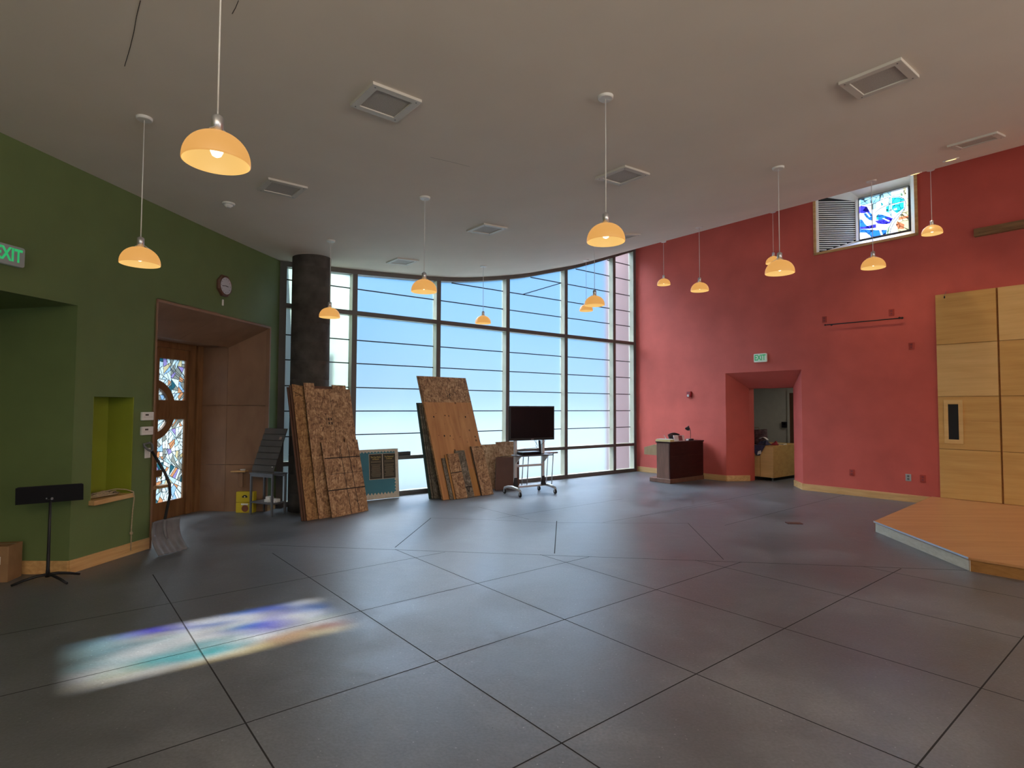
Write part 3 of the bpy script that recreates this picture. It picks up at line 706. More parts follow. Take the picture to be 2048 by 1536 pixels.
riser(wA, sA, M['stage_dark'], 'riser')
p, q = L0(sA), L0(sB); d = (q-p).normalized(); nn = Vector((d.y, -d.x, 0))
MB().slab([p+Vector((0, 0, .128)), q+Vector((0, 0, .128)), q+nn*.008+Vector((0, 0, .128)), p+nn*.008+Vector((0, 0, .128))], (0, 0, .02)).build('nosing', M['chrome'], stg)
zr = [.150, 1.020, 1.953, 2.884, 3.797]; sr = [6.795, 7.672, 8.56]
names = ['bottom', 'second', 'third', 'top']
for c in range(2):
    for r_ in range(4):
        pl = thing('wall_panel', f"pale maple wall panel in the {['lowest row','second row from the stage','third row from the stage','top row'][r_]}, {['column next to the bare red wall','column at right picture edge'][c]}", 'panel', RED.w(sr[c], -.001, zr[r_]), RED.a, 'maple panels on the red wall')
        w, h = sr[c+1]-sr[c]-(.028 if c == 0 else .02), zr[r_+1]-zr[r_]-.008
        m = M['maple'] if (c+r_) % 2 else M['maple2']
        if r_ in (0, 1): m = M['maple']
        MB().box(0, w, -.036, -.004, 0, h).build('face_board', m, pl, bevel=.002)
        MB().box(.0, w+.02, -.004, 0, -.004, h+.004).build('backing_strip', M['stage_dark'], pl)
        if c == 0 and r_ == 1:
            z = zr[1]
            f = MB(); a0, a1, c0, c1 = .085, .358, 1.117-z, 1.889-z
            ring(f, a0, a1, c0, c1, -.052, -.036, .062, .072)
            fo = f.build('slot_frame', M['maple2'], pl, bevel=.003)
            MB().box(a0+.062, a1-.062, -.041, -.036, c0+.065, c1-.08).build('dark_pane', M['blackmat'], fo)
            MB().box(.47, w-.01, -.0372, -.036, .50, .504).build('seam_line', M['stage_dark'], pl)

# ================================================================== CEILING THINGS
def ceil_thing(name, label, cat, p, rz, group=None):
    t = thing(name, label, cat, p, rz, group)
    dd = -RED.loc(p).y; sl = math.atan((fz(dd-.1)-fz(dd+.1))/.2)
    # tilt with the curved ceiling, which rises towards the red wall
    Mx = Matrix.Rotation(0, 3, 'Z'); ax = RED.x
    rot = Matrix.Rotation(sl, 3, ax) @ Matrix.Rotation(rz, 3, 'Z')
    t.rotation_euler = rot.to_euler()
    return t
GA = R(39.5)
lab = {0: 'largest square white ceiling grille, above the tallest plywood sheet', 1: 'square ceiling grille left of the nearest lamp and nearest the smoke detector', 2: 'square ceiling grille between the tall plywood lamp and central near lamp', 3: 'small square ceiling grille nearest the column, close to the window head', 4: 'square ceiling grille crossed by the cord of the central near lamp', 5: 'square ceiling grille at upper right, nearest the camera on that side', 6: 'square ceiling grille near right edge beside the lit downlights', 7: 'square ceiling grille mostly hidden behind the central near lamp shade'}
gp = [Vector((-1.043, 4.564, 0)), Vector((-2.631, 6.403, 0)), Vector((-.374, 8.187, 0)), Vector((-1.959, 10.037, 0)), Vector((1.224, 6.264, 0)), Vector((2.883, 4.393, 0)), Vector((5.104, 6.161, 0)), CE(1246, 473)]
fr_me = gr_me = None
for k, p in enumerate(gp):
    p = Vector((p.x, p.y, ceil_z(p)))
    t = ceil_thing('ceiling_grille', lab[k], 'vent', p, GA, 'square ceiling grilles')
    if fr_me is None:
        a = .215; i = .155
        f = MB(); ring(f, -a, a, -a, a, -.022, .004, .06); f.v = [Vector((v.x, v.z, v.y)) for v in f.v]; f.f = [x[::-1] for x in f.f]
        f = f.build('frame', M['fixture'], t, bevel=.003)
        g = MB().box(-i, i, -i, i, -.012, .004).build('grille_mesh', M['mesh_grey'], t)
        s_ = [MB().lathe([(.006, -.024), (.006, -.02)], 10, c=(sx*.18, sy*.18, 0)).build('screw', M['grey_metal'], f) for sx in (-1, 1) for sy in (-1, 1)]
        first = (f, g, s_)
        fr_me = 1
    else:
        f = first[0].copy(); COL.objects.link(f); f.parent = t
        g = first[1].copy(); COL.objects.link(g); g.parent = t
        for q_ in first[2]:
            s_ = q_.copy(); COL.objects.link(s_); s_.parent = f
p = CE(457, 406); t = ceil_thing('smoke_detector', 'round white smoke detector on ceiling near the green wall', 'smoke detector', Vector((p.x, p.y, ceil_z(p))), 0)
MB().lathe([(.0, -.002), (.075, -.002), (.075, -.014), (.062, -.022)][1:], 28).build('base', M['white_plastic'], t)
MB().lathe([(.052, -.022), (.048, -.036), (.036, -.044), (.03, -.055), (.012, -.058)], 24).build('sensor_head', M['white_plastic'], t)
dl = [((1830, 347), 'lit recessed downlight above the high stained glass window'), ((1877, 338), 'lit recessed downlight nearest the lamp right of the stained glass'), ((1901.7, 318.7), 'lit recessed downlight nearest the right hand ceiling grille')]
for q, lb in dl:
    p = CE(*q)
    if q[0] == 1877: p = CE(1871, 345)
    t = ceil_thing('downlight', lb, 'light', Vector((p.x, p.y, ceil_z(p))), RED.a, 'recessed downlights by the red wall')
    MB().lathe([(.055, -.010), (.085, -.012), (.088, .004)], 28).build('trim_ring', M['white_plastic'], t)
    MB().lathe([(.0005, -.012), (.056, -.011), (.056, .0)], 24).build('lens', M['downlight'], t)

# ---- pendants (x, y, rim height)
P = [('P1', -1.442, 2.725, 2.915, 'nearest and largest glowing dome pendant, at upper left with its cord leaving the picture'),
     ('P2', -3.185, 4.824, 2.939, 'glowing dome pendant hanging in front of the green wall above the niche'),
     ('P3', -1.057, 6.759, 3.104, 'glowing dome pendant hanging in front of the window above the tall plywood'),
     ('P4', .749, 4.519, 3.06, 'large glowing dome pendant high in the middle, in front of a ceiling grille'),
     ('P5', -2.755, 8.541, 3.072, 'glowing dome pendant overlapping the right edge of the concrete column'),
     ('P6', -.559, 10.834, 3.327, 'small glowing dome pendant alone in the third big window bay, left of the television'),
     ('P7', 1.254, 8.623, 3.284, 'front and larger dome pendant of the overlapping pair before the window'),
     ('P8', 1.668, 12.783, 3.906, 'rear and smaller dome pendant of the overlapping pair before the window'),
     ('P9', 3.277, 9.885, 3.773, 'glowing dome pendant before the red wall, between the small corner lamp and the overlapping pair'),
     ('P10', 3.567, 13.313, 4.619, 'smallest glowing dome pendant, before the red wall nearest the window corner'),
     ('P11', 2.971, 6.272, 3.228, 'front and larger dome pendant of the overlapping pair above the exit sign'),
     ('P12', 5.527, 11.944, 4.791, 'rear dome pendant half hidden by another above the exit sign'),
     ('P13', 5.098, 7.972, 3.716, 'glowing dome pendant hanging just below the high stained glass window'),
     ('P14', 7.182, 9.635, 4.72, 'glowing dome pendant on the red wall right of the stained glass window')]
RD_ = .1525
src = {}
def arcp(r, h, n): return [(r*math.sin(PI/2*(1-k/n)**.0 * (PI/2 and 1)), 0) for k in range(0)]
out_prof = []
for k in range(15):
    a = (PI/2)*(k/14)
    out_prof.append((RD_*math.cos(a)**.92 if k < 14 else .022, .012+.138*math.sin(a)))
for nm, x, y, zr_, lb in P:
    cz = ceil_z(Vector((x, y, 0)))
    t = thing('pendant_lamp', lb, 'lamp', (x, y, zr_), 0, 'dome pendant lamps')
    dz = cz-zr_
    ca = MB().lathe([(.055, dz-.024), (.062, dz-.018), (.064, dz+.012)], 28).build('canopy', M['white_plastic'], t)
    MB().tube([(0, 0, .235), (0, 0, dz-.02)], .0042, 8).build('cord', M['white_plastic'], t)
    if not src:
        so = MB().lathe([(.012, .150), (.027, .152), (.027, .226), (.022, .232), (.008, .240)], 24).build('socket', M['chrome'], t)
        cp = []
        for k in range(3):
            a = k*2*PI/3+.6; ca_, sa_ = math.cos(a), math.sin(a)
            cp.append(MB().tube([(.026*ca_, .026*sa_, .17), (.040*ca_, .040*sa_, .160), (.062*ca_, .062*sa_, .146), (.085*ca_, .085*sa_, .132)], .0028, 6).build('spring_clip', M['chrome'], so))
        sh = MB(); sh.lathe([(RD_-.004, 0), (RD_, .002)]+out_prof, 48, cap=False)
        sh.lathe([(RD_-.004, 0)]+[(max(r_-.005, .018), z_-.004) for r_, z_ in out_prof], 48, mi=1, cap=False)
        sd = sh.build('shade', [M['shade'], M['shade_in']], t)
        bu = MB().lathe([(.006, .028), (.020, .036), (.029, .056), (.027, .080), (.016, .105), (.013, .14)], 20).build('bulb', M['bulb'], t)
        src = dict(so=so, cp=cp, sd=sd, bu=bu)
    else:
        so = src['so'].copy(); cp = [c_.copy() for c_ in src['cp']]; sd = src['sd'].copy(); bu = src['bu'].copy()
        for o in (so, sd, bu, *cp): COL.objects.link(o)
        so.parent = t; sd.parent = t; bu.parent = t
        for c_ in cp: c_.parent = so

# ================================================================== WALL THINGS
def exit_sign(fr, s0, z0, w, h, lit, label, letters='EXIT'):
    t = thing('exit_sign', label, 'sign', fr.w(s0, -.001, z0), fr.a)
    hs = .012
    pts = []
    for (cx_, cz_, a0) in ((w-.022, .022, -90), (w-.022, h-.022, 0), (.022, h-.022, 90), (.022, .022, 180)):
        for k in range(5):
            a = R(a0+k*22.5); pts.append((cx_+.022*math.cos(a), -.045, cz_+.022*math.sin(a)))
    MB().slab(pts, (0, .043, 0)).build('housing', M['exitface'] if not lit else M['exitface_dim'], t, bevel=.002)
    text('lettering', letters, h*.92, M['exitgreen_lit'] if lit else M['exitgreen'], t, (w/2, -.0465, h*.50), FACE, .0012, sx=.72, bold=.0045)
    return t
exit_sign(RED, 3.352, 2.768, .295, .192, False, 'white exit sign with green letters above the red opening')
exit_sign(GRN, -.915, 3.022, .302, .184, True, 'grey exit sign with lit green letters at left on green wall')
# clock
t = thing('wall_clock', 'octagonal wood framed clock on green wall above the door surround', 'clock', GRN.w(2.347, -.001, 3.483), GRN.a)
mx = Matrix.Rotation(PI/2, 3, 'X')
MB().lathe([(.165, .0), (.165, .028), (.150, .040), (.118, .040)], 8, mat=mx, smooth=False, phase=PI/8).build('frame', M['mahog_side'], t)
MB().lathe([(.1, .0402), (.117, .0405)][::-1], 40, mat=mx).lathe([(.0005, .041), (.117, .0405)], 40, mat=mx).build('dial', plain('clock_dial', (.42, .38, .36, 1), .35), t)
MB().lathe([(.116, .040), (.124, .046), (.119, .048), (.114, .042)], 40, mat=mx).build('bezel', M['chrome'], t)
hands = MB()
for ang_, ln, wd in ((R(-100), .085, .004), (R(95), .055, .005)):
    dx, dz = math.sin(ang_), math.cos(ang_); px_, pz_ = dz*wd, -dx*wd
    hands.slab([(-px_, -.043, -pz_), (px_, -.043, pz_), (px_+dx*ln, -.043, pz_+dz*ln), (-px_+dx*ln, -.043, -pz_+dz*ln)], (0, .001, 0))
hands.build('hands', M['blackmat'], t)
tk = MB()
for k in range(12):
    a = k*PI/6; dx, dz = math.sin(a), math.cos(a); px_, pz_ = dz*.003, -dx*.003
    tk.slab([(dx*.092-px_, -.0425, dz*.092-pz_), (dx*.092+px_, -.0425, dz*.092+pz_), (dx*.106+px_, -.0425, dz*.106+pz_), (dx*.106-px_, -.0425, dz*.106-pz_)], (0, .001, 0))
tk.build('hour_marks', M['blackmat'], t)
tag(MB().box(-.014, .014, -.018, 0, -.045, .045).build('wall_sensor', M['white_plastic'], loc=GRN.w(2.33, -.001, 3.237), rot=(0, 0, GRN.a), bevel=.006), 'tiny white sensor on green wall just under the clock', 'sensor')
for z, lb in ((1.606, 'upper of two white thermostats beside the door surround'), (1.430, 'lower of two white thermostats, just above the shovel grip')):
    t = thing('thermostat', lb, 'thermostat', GRN.w(.965, -.001, z), GRN.a, 'thermostats by the entrance')
    MB().box(-.088, .088, -.032, 0, -.05, .05).build('housing', M['white_plastic'], t, bevel=.006)
    MB().box(-.045, .005, -.0335, -.032, .006, .026).build('display', M['taupe'], t)
    MB().box(-.07, .07, -.0335, -.032, -.012, -.009).build('groove', M['mesh_grey'], t)
t = thing('light_switch', 'white double light switch plate behind the shovel handle', 'switch', GRN.w(1.0, -.001, 1.16), GRN.a)
MB().box(-.045, .045, -.008, 0, -.06, .06).build('plate', M['white_plastic'], t, bevel=.003)
for x in (-.022, .022): MB().box(x-.008, x+.008, -.013, -.008, -.018, .018).build('rocker', M['white'], t)
# red wall plates and outlets
for (s, z, m, lb, nm) in ((4.873, 3.576, 'redplate', 'red cover plate above left end of the black rod', 'cover_plate'), (6.088, 3.568, 'redplate', 'red cover plate above right end of the black rod', 'cover_plate'),
                      (6.40, 2.899, 'redplate', 'red cover plate below right of the black rod', 'cover_plate'), (5.339, .455, 'redplate', 'red wall outlet farthest from the stage', 'wall_outlet'),
                      (6.302, .45, 'silver', 'grey metal wall outlet near the stage', 'wall_outlet'), (6.529, .455, 'redplate', 'red wall outlet nearest the stage corner', 'wall_outlet')):
    t = thing(nm, lb, 'outlet' if nm == 'wall_outlet' else 'plate', RED.w(s, -.001, z), RED.a, 'plates on the red wall')
    MB().box(-.045, .045, -.010, 0, -.065, .065).build('plate', M[m], t, bevel=.003)
    for zz in (-.026, .026): MB().box(-.017, .017, -.014, -.010, zz-.015, zz+.015).build('socket', M['maroon'] if m == 'redplate' else M['grey_metal'], t)
t = thing('fire_alarm', 'red fire alarm with clear strobe above the organ', 'alarm', RED.w(1.64, -.001, 2.065), RED.a)
MB().box(-.06, .06, -.05, 0, -.075, .075).build('housing', plain('alarm_red', (.33, .012, .016, 1), .4), t, bevel=.008)
MB().box(-.035, .03, -.075, -.05, -.06, .0).build('strobe', M['white_plastic'], t, bevel=.012)
MB().box(-.045, .045, -.052, -.05, .02, .055).build('speaker_slots', M['maroon'], t)
t = thing('wall_rod', 'thin black rod with finials across the red wall', 'rod', RED.w(4.92, 0, 3.452), RED.a)
MB().tube([(0, -.06, .0), (1.345, -.06, -.018)], .011, 10).build('pole', M['blackmat'], t)
MB().lathe([(.001, -.022), (.016, -.014), (.022, 0), (.016, .014), (.001, .022)], 16, c=(1.36, -.06, -.018)).build('finial', M['blackmat'], t)
MB().lathe([(.001, -.018), (.014, -.01), (.016, 0), (.014, .01), (.001, .018)], 16, c=(-.012, -.06, 0)).build('finial', M['blackmat'], t)
for x in (.09, 1.30):
    MB().tube([(x, -.001, -.004), (x, -.06, -.004)], .007, 8).lathe([(.02, 0), (.02, .006)], 16, mat=mx, c=(x, 0, -.004)).build('bracket', M['blackmat'], t)
tag(MB().box(7.385, 9.6, -.10, -.001, 4.715, 4.85).build('timber_beam', M['beamwood'], loc=RED.o, rot=(0, 0, RED.a), bevel=.006), 'rough brown timber bar fixed high on red wall at right edge', 'beam')
t = thing('hanging_microphone', 'tiny dark microphone hanging over the top maple panel', 'microphone', RED.w(6.94, -.055, 3.80), RED.a)
MB().tube([(.02, .02, .035), (.015, -.0, .01), (0, -.012, -.05)], .003, 6).build('cable', M['grey_metal'], t)
MB().lathe([(.004, -.05), (.011, -.056), (.012, -.085), (.006, -.093)], 14, c=(0, -.012, 0)).build('capsule', M['blackmat'], t)
t = thing('floor_box', 'reddish brown metal floor box plate set in the concrete', 'floor box', G(1588, 1047), R(-6))
MB().box(-.11, .11, -.06, .06, .0, .012).build('lid', plain('oxide_red_plate', (.10, .03, .022, 1), .5), t, bevel=.003)
MB().box(-.06, .06, -.03, .03, .012, .015).build('flap', M['brownboard'], t)

# ================================================================== LEFT SIDE THINGS
# cardboard box
p = G(30, 1160)
t = thing('cardboard_box', 'brown cardboard box with a white label on the floor by the dark bay', 'box', (-5.15, 5.62, 0), R(12))
MB().box(-.32, .22, -.02, .20, 0, .35).build('carton', M['cardboard'], t, bevel=.004)
MB().box(-.32, .22, .075, .105, .351, .353).build('tape', plain('brown_tape', (.30, .20, .11, 1), .35), t)
lbl = MB().box(.045, .155, -.0225, -.02, .175, .25).build('shipping_label', M['paper'], t)
# music stand
bp = (-4.55, 5.66, 0)
t = thing('music_stand', 'black music stand with tilted desk in front of the dark bay', 'music stand', bp, R(39))
MB().tube([(0, 0, .05), (0, 0, .13), (0, 0, .45), (0, 0, .84)], [.02, .015, .013, .011], 14).build('post', M['blackmat'], t)
for a in (R(217), R(-18), R(58)):
    ca_, sa_ = math.cos(a-R(39)), math.sin(a-R(39))
    MB().tube([(0, 0, .075), (.08*ca_, .08*sa_, .07), (.18*ca_, .18*sa_, .045), (.27*ca_, .27*sa_, .014)], [.014, .014, .013, .011], 8).build('foot', M['blackmat'], t)
dk = MB(); tl = R(28)   # desk leans towards the camera side at its top
def dp(x, u, o=0): return (x, -math.sin(tl)*u-math.cos(tl)*o, .775+math.cos(tl)*u-math.sin(tl)*o)
dk.slab([dp(-.262, 0), dp(.262, 0), dp(.255, .19), (dp(.24, .20)), dp(-.24, .20), dp(-.262, .19)], (0, math.cos(tl)*.008, math.sin(tl)*.008))
d_ = dk.build('desk', M['blackmat'], t, bevel=.002)
lp = MB(); lp.slab([dp(-.262, 0, -.002), dp(.262, 0, -.002), dp(.262, 0, -.05), dp(-.262, 0, -.05)], (0, -.004, .006)); lp.build('ledge', M['blackmat'], d_)
MB().box(-.03, .03, -.02, .02, .80, .85).build('clutch', M['blackmat'], t, bevel=.006)
kb = MB(); kb.tube([dp(.012, .055, .004), dp(.012, .055, .022)], .010, 10); kb.tube([dp(-.03, .055, .002), dp(-.03, .055, .010)], .006, 10); kb.build('knob', M['chrome'], t)
# rope on the shelf
b = MB(); rr = random.Random(5); pts = []
for k in range(150):
    a = k*.36; rx = .10+.045*math.sin(k*.21)+rr.uniform(-.015, .015); ry = .06+.03*math.cos(k*.17)
    pts.append((.47+rx*math.cos(a)*1.35, .08+ry*math.sin(a), .722+.006+.045*(k/150)*(.6+.4*math.sin(k*.9))))
pts += [(.62, .06, .78), (.70, .0, .765), (.765, -.04, .73), (.775, -.045, .66), (.772, -.03, .5), (.768, -.025, .30), (.770, -.025, .20), (.768, -.024, .05)]
rp = thing('rope_coil', 'coiled tan rope on the niche shelf with end hanging down wall', 'rope', GRN.o, GRN.a)
b.tube(pts, .0065, 7); b.build('rope', M['rope'], rp)
MB().lathe([(.001, -.022), (.018, -.01), (.018, .01), (.001, .022)], 12, c=(.769, -.025, .25)).build('knot', M['rope'], rp)
# snow shovel
e1, e2 = G(318, 1113), G(378, 1097); mid_ = (e1+e2)/2; sv = (e2-e1); wv_ = sv.length/2
t = thing('snow_shovel', 'grey snow shovel with bent dark handle leaning on the green wall', 'shovel', (mid_.x, mid_.y, 0), math.atan2(sv.y, sv.x))
def blade(u, v):
    x = (u-.5)*2*wv_*(1-.10*v)
    y = .0+.20*math.sin(v*1.75)*1.0-.02*v+(-.045*abs(u-.5)**2*4*v)
    z = .006+.37*v-.03*math.sin(PI*v)
    y += .011*math.cos(u*PI*10)*(1-v)*.9
    return Vector((x, y, z))
MB().grid(blade, 40, 16).build('blade', M['shovel'], t, solid=.008)
inv = Matrix.Rotation(-math.atan2(sv.y, sv.x), 4, 'Z')
def tl_(p): return inv @ (Vector(p)-Vector((mid_.x, mid_.y, 0)))
hp = [(atY(326, 1090, 6.86)), atY(328, 1048, 6.88), atY(334, 1018, 6.88), atY(340, 990, 6.87), atY(339, 968, 6.86), atY(330, 946, 6.85), atY(316, 922, 6.85), atY(304, 903, 6.85)]
hp = [tl_(p) for p in hp]
MB().tube(hp, .0165, 10).build('handle', M['blackmat'], t)
g0 = hp[-1]; gd = (hp[-1]-hp[-2]).normalized()
gx = Vector((1, 0, 0)); gx = (gx-gd*gx.dot(gd)).normalized()
MB().tube([g0, g0+gd*.03+gx*.03, g0+gd*.085+gx*.055, g0+gd*.115+gx*.045, g0+gd*.115-gx*.045, g0+gd*.085-gx*.055, g0+gd*.03-gx*.03, g0], .013, 8).build('grip', M['shovel'], t)
rib = MB(); rib.tube([Vector((0, blade(.5, v).y-.004, blade(.5, v).z)) for v in (.45, .6, .75, .9, 1.0)], [.012, .02, .024, .022, .02], 8); rib.build('socket_rib', M['shovel'], t)

# table with leaning literature rack
Nn = Vector((-3.75, 8.98, 0)); ta = math.atan2(9.2-8.98, -4.2+3.75)  # from near corner to left corner
t = thing('small_table', 'small grey metal table with lower shelf beside the column', 'table', Nn, ta+PI)
W_, D_ = .50, .29     # local: x from -W_ (left) to 0, y back
Lx = -W_
tz = .665
MB().box(Lx-.01, .01, -.01, D_, tz-.02, tz).build('top', M['grey_metal'], t, bevel=.003)
MB().box(Lx, 0, 0, D_-.01, .185, .203).build('lower_shelf', M['grey_metal'], t)
for x, y in ((Lx+.012, .012), (-.012, .012), (Lx+.012, D_-.022), (-.012, D_-.022)):
    MB().box(x-.014, x+.014, y-.014, y+.014, 0, tz-.02).build('leg', M['grey_metal'], t)
MB().box(Lx, 0, .0, .012, tz-.06, tz-.02).box(Lx, 0, D_-.03, D_-.018, tz-.06, tz-.02).build('apron', M['grey_metal'], t)
rk = thing('literature_rack', 'dark stepped literature rack leaning back on the small table', 'rack', Nn+Vector((0, 0, tz+.002)), ta+PI)
h_, dpt = .70, .27; ll = math.hypot(h_, dpt); uy_, uz_ = dpt/ll, h_/ll
def rq(x, u, o=0): return (x, uy_*u-uz_*o+.012, uz_*u+uy_*o)
b = MB(); b.slab([rq(Lx+.02, 0), rq(0, 0), rq(.0, ll), rq(Lx+.02, ll)], (0, uz_*.006, -uy_*.006+.004)); b.build('back_plate', M['taupe'], rk)
for k in range(7):
    u = .03+k*.104
    b = MB(); b.slab([rq(Lx+.015, u, .004), rq(.005, u, .004), rq(.005, u+.088, .016), rq(Lx+.015, u+.088, .016)], (0, -uz_*.004, uy_*.004))
    b.slab([rq(Lx+.015, u, .0), rq(.005, u, .0), rq(.005, u, .02), rq(Lx+.015, u, .02)], (0, uy_*-.004, uz_*-.004)); b.build('pocket', M['taupe'], rk)
b = MB(); b.slab([rq(-.09, .56, .023), rq(-.035, .56, .023), rq(-.035, .605, .023), rq(-.09, .605, .023)], (0, -.002, 0)); b.build('sticker', plain('faded_sticker', (.30, .20, .17, 1), .7), rk)
b = MB(); b.slab([rq(-.06, .10, .02), rq(-.03, .10, .02), rq(-.03, .112, .02), rq(-.06, .112, .02)], (0, -.002, 0)); b.build('price_tag', M['paper'], rk)
mt = Matrix.Rotation(ta+PI, 4, 'Z')
for (x, y, w, d2, hh, lb, nm, m) in ((-.20, .13, .10, .09, .085, 'white paper packet on the lower table shelf, left', 'paper_packet', 'paper'), (-.09, .15, .13, .08, .055, 'pale flat packet on the lower table shelf, right', 'paper_packet', 'paper')):
    pp = Nn+(mt @ Vector((x, y, .2035)))
    tt = thing(nm, lb, 'packet', pp, ta+PI, 'packets on the lower shelf')
    MB().box(-w/2, w/2, -d2/2, d2/2, 0, hh).build('body', M[m], tt, bevel=.01)
    MB().box(-w/2-.01, w/2-.02, -d2/2-.01, -d2/2, 0, hh*.5).build('loose_sheet', M[m], tt)
# yellow boxes
for k in range(2):
    t = thing('yellow_carton', ['lower of two stacked yellow cartons, with a reddish picture panel', 'upper of two stacked yellow cartons, with a small dark print'][k], 'box', (-4.475, 9.315, .002+k*.17), R(-1), 'stacked yellow cartons')
    MB().box(0, .285, 0, .11, 0, .165).build('carton', M['yellow'], t, bevel=.004)
    if k == 0:
        MB().lathe([(.0005, .0), (.055, .001), (.055, .003)], 18, mat=mx, c=(.15, 0, .07)).build('picture', plain('rust_print', (.20, .07, .035, 1), .7), t)
        MB().box(.085, .20, -.002, 0, .125, .15).build('print_band', M['paper'], t)
    else:
        MB().box(.10, .135, -.002, 0, .075, .10).box(.15, .185, -.002, 0, .075, .10).box(.12, .17, -.002, 0, .10, .115).build('print_mark', M['blackmat'], t)
        MB().box(.13, .155, -.002, 0, .082, .094).build('print_highlight', M['paper'], t)
# little wall ledge on the surround
t = thing('wall_ledge', 'small pale wooden ledge on a bracket above the yellow cartons', 'ledge', (-4.455, 9.435, 0), R(2))
MB().box(-.12, .12, -.13, 0, .655, .675).build('ledge_top', M['trimwood'], t, bevel=.004)
MB().box(-.035, .035, -.03, 0, .40, .655).build('bracket', M['doorpanel'], t, bevel=.004)
MB().lathe([(.03, .675), (.042, .69), (.045, .70), (.04, .70)], 20, c=(.05, -.06, 0)).build('small_dish', M['paper'], t)

# ================================================================== LEANING BOARDS
def lean(name, label, cat, BL, ang, w, L, deg, th, m, outline=None, group=None, extra=None, side=None):
    b = MB()
    out = outline or [(0, 0), (w, 0), (w, L), (0, L)]
    b.slab([(x, 0, z) for x, z in out], (0, th, 0), 0, 1)
    if extra: extra(b)
    o = b.build(name, [m, side or M['plyedge'], M['mark'], M['osb_pale']], loc=(BL[0], BL[1], th*math.sin(R(deg))+.001), rot=(-R(deg), 0, R(ang)))
    return tag(o, label, cat, group)
def strip(b, p, q, w=.006, mi=2):
    d = Vector((q[0]-p[0], 0, q[1]-p[1])); d.normalize(); nn = Vector((-d.z, 0, d.x))*w
    P_, Q_ = Vector((p[0], -.0015, p[1])), Vector((q[0], -.0015, q[1])); b.add([P_-nn, Q_-nn, Q_+nn, P_+nn], [(0, 1, 2, 3)], mi)
LG = 'boards leaning on the column'
A57 = 57.7
# back to front on the column
u57 = Vector((math.cos(R(A57)), math.sin(R(A57)), 0)); n57 = Vector((-u57.y, u57.x, 0))
bl = Vector((-2.948, 8.799, 0))
def marks_big(b):
    for k, z in enumerate((1.46, 1.53)):     # scrawled figures, half height
        for s_ in ((.40, .43), (.455, .485)):
            strip(b, (s_[0], z), (s_[1], z+.045), .005); strip(b, (s_[0], z+.045), (s_[1], z), .005); strip(b, (s_[0], z), (s_[0], z+.045), .004)
    strip(b, (.52, 1.0), (.49, 1.95), .0035); strip(b, (.36, 1.40), (.365, 1.62), .0035); strip(b, (.38, 2.04), (.385, 1.90), .004)
top_out = [(0, 0), (.937, 0), (.937, 2.06), (.85, 2.065), (.85, 2.13), (.56, 2.13), (.56, 2.055), (.20, 2.06), (.20, 2.145), (0, 2.145)]
lean('osb_sheet', 'large notched OSB sheet at the front of the column stack', 'board', bl, A57, .937, 2.14, 11.5, .012, M['osb'], top_out, LG, marks_big)
def marks_small(b):
    strip(b, (.0, .42), (.78, .40), .008); strip(b, (.02, .93), (.76, .915), .008); strip(b, (.10, .67), (.80, .66), .003)
    strip(b, (.40, .0), (.36, 1.12), .0055); strip(b, (.57, .02), (.53, 1.12), .0055); strip(b, (.545, .20), (.60, .10), .004)
bs = bl+u57*.175-n57*.09
lean('osb_board', 'half height OSB panel with black marker grid lines in front', 'board', bs, 59.0, .77, 1.22, 13.5, .012, M['osb'], [(0, 0), (.77, 0), (.77, 1.2), (.50, 1.22), (.48, 1.17), (0, 1.19)], LG, marks_small)
b2 = bl-u57*.185+n57*.045
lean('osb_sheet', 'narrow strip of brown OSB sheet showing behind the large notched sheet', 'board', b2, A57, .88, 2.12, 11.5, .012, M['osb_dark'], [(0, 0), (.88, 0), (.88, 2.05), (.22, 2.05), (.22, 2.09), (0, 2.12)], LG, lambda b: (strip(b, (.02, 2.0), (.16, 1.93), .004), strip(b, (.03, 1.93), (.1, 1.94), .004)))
for k in range(2):
    bb = b2-u57*(.030+.03*k)+n57*(.022+.024*k)
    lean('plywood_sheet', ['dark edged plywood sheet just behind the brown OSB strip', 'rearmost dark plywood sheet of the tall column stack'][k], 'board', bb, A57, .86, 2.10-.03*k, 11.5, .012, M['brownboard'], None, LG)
bb = G(598, 1033)
lean('hardboard_offcut', 'low dark red brown board at far left of the column stack', 'board', (bb.x+.03, bb.y-.03), 52, .13, .92, 8.5, .012, M['brownboard'], None, LG)
bb = G(612, 1037)
lean('hardboard_offcut', 'thin brown offcut at the foot of the column stack', 'board', (bb.x-.04, bb.y-.05), 54, .10, .62, 9, .010, M['brownboard'], None, LG)

# ---- middle stack
MG = 'boards leaning on the window'
A44 = 43.7; u44 = Vector((math.cos(R(A44)), math.sin(R(A44)), 0)); n44 = Vector((-u44.y, u44.x, 0))
pb = Vector((-1.261, 10.612, 0))
def marks_ply(b):
    for u, z, r_ in ((.17, 1.63, .017), (.24, 1.70, .008), (.45, 1.655, .014), (.54, 1.645, .013), (.80, 1.63, .006), (.96, 1.62, .018), (1.05, 1.70, .007), (.40, 1.48, .006), (.20, 1.25, .008), (.33, 1.235, .018), (.47, 1.23, .012), (.53, 1.16, .010), (.71, 1.20, .009), (.88, 1.17, .006), (1.10, 1.19, .016)):
        strip(b, (u, z-r_), (u+.002, z+r_), r_*.75)
lean('plywood_sheet', 'orange brown knotty plywood sheet in the middle stack', 'board', pb, A44, 1.19, 1.935, 20.2, .012, M['ply'], None, MG, marks_ply, M['plyorange'])
ob = pb+u44*.02+n44*.018
def marks_tall(b):
    strip(b, (.62, 2.02), (.60, 2.22), .005); strip(b, (.66, 2.00), (.68, 2.16), .005); strip(b, (.70, 2.08), (.66, 2.12), .008); strip(b, (.82, 2.16), (.84, 2.15), .012)
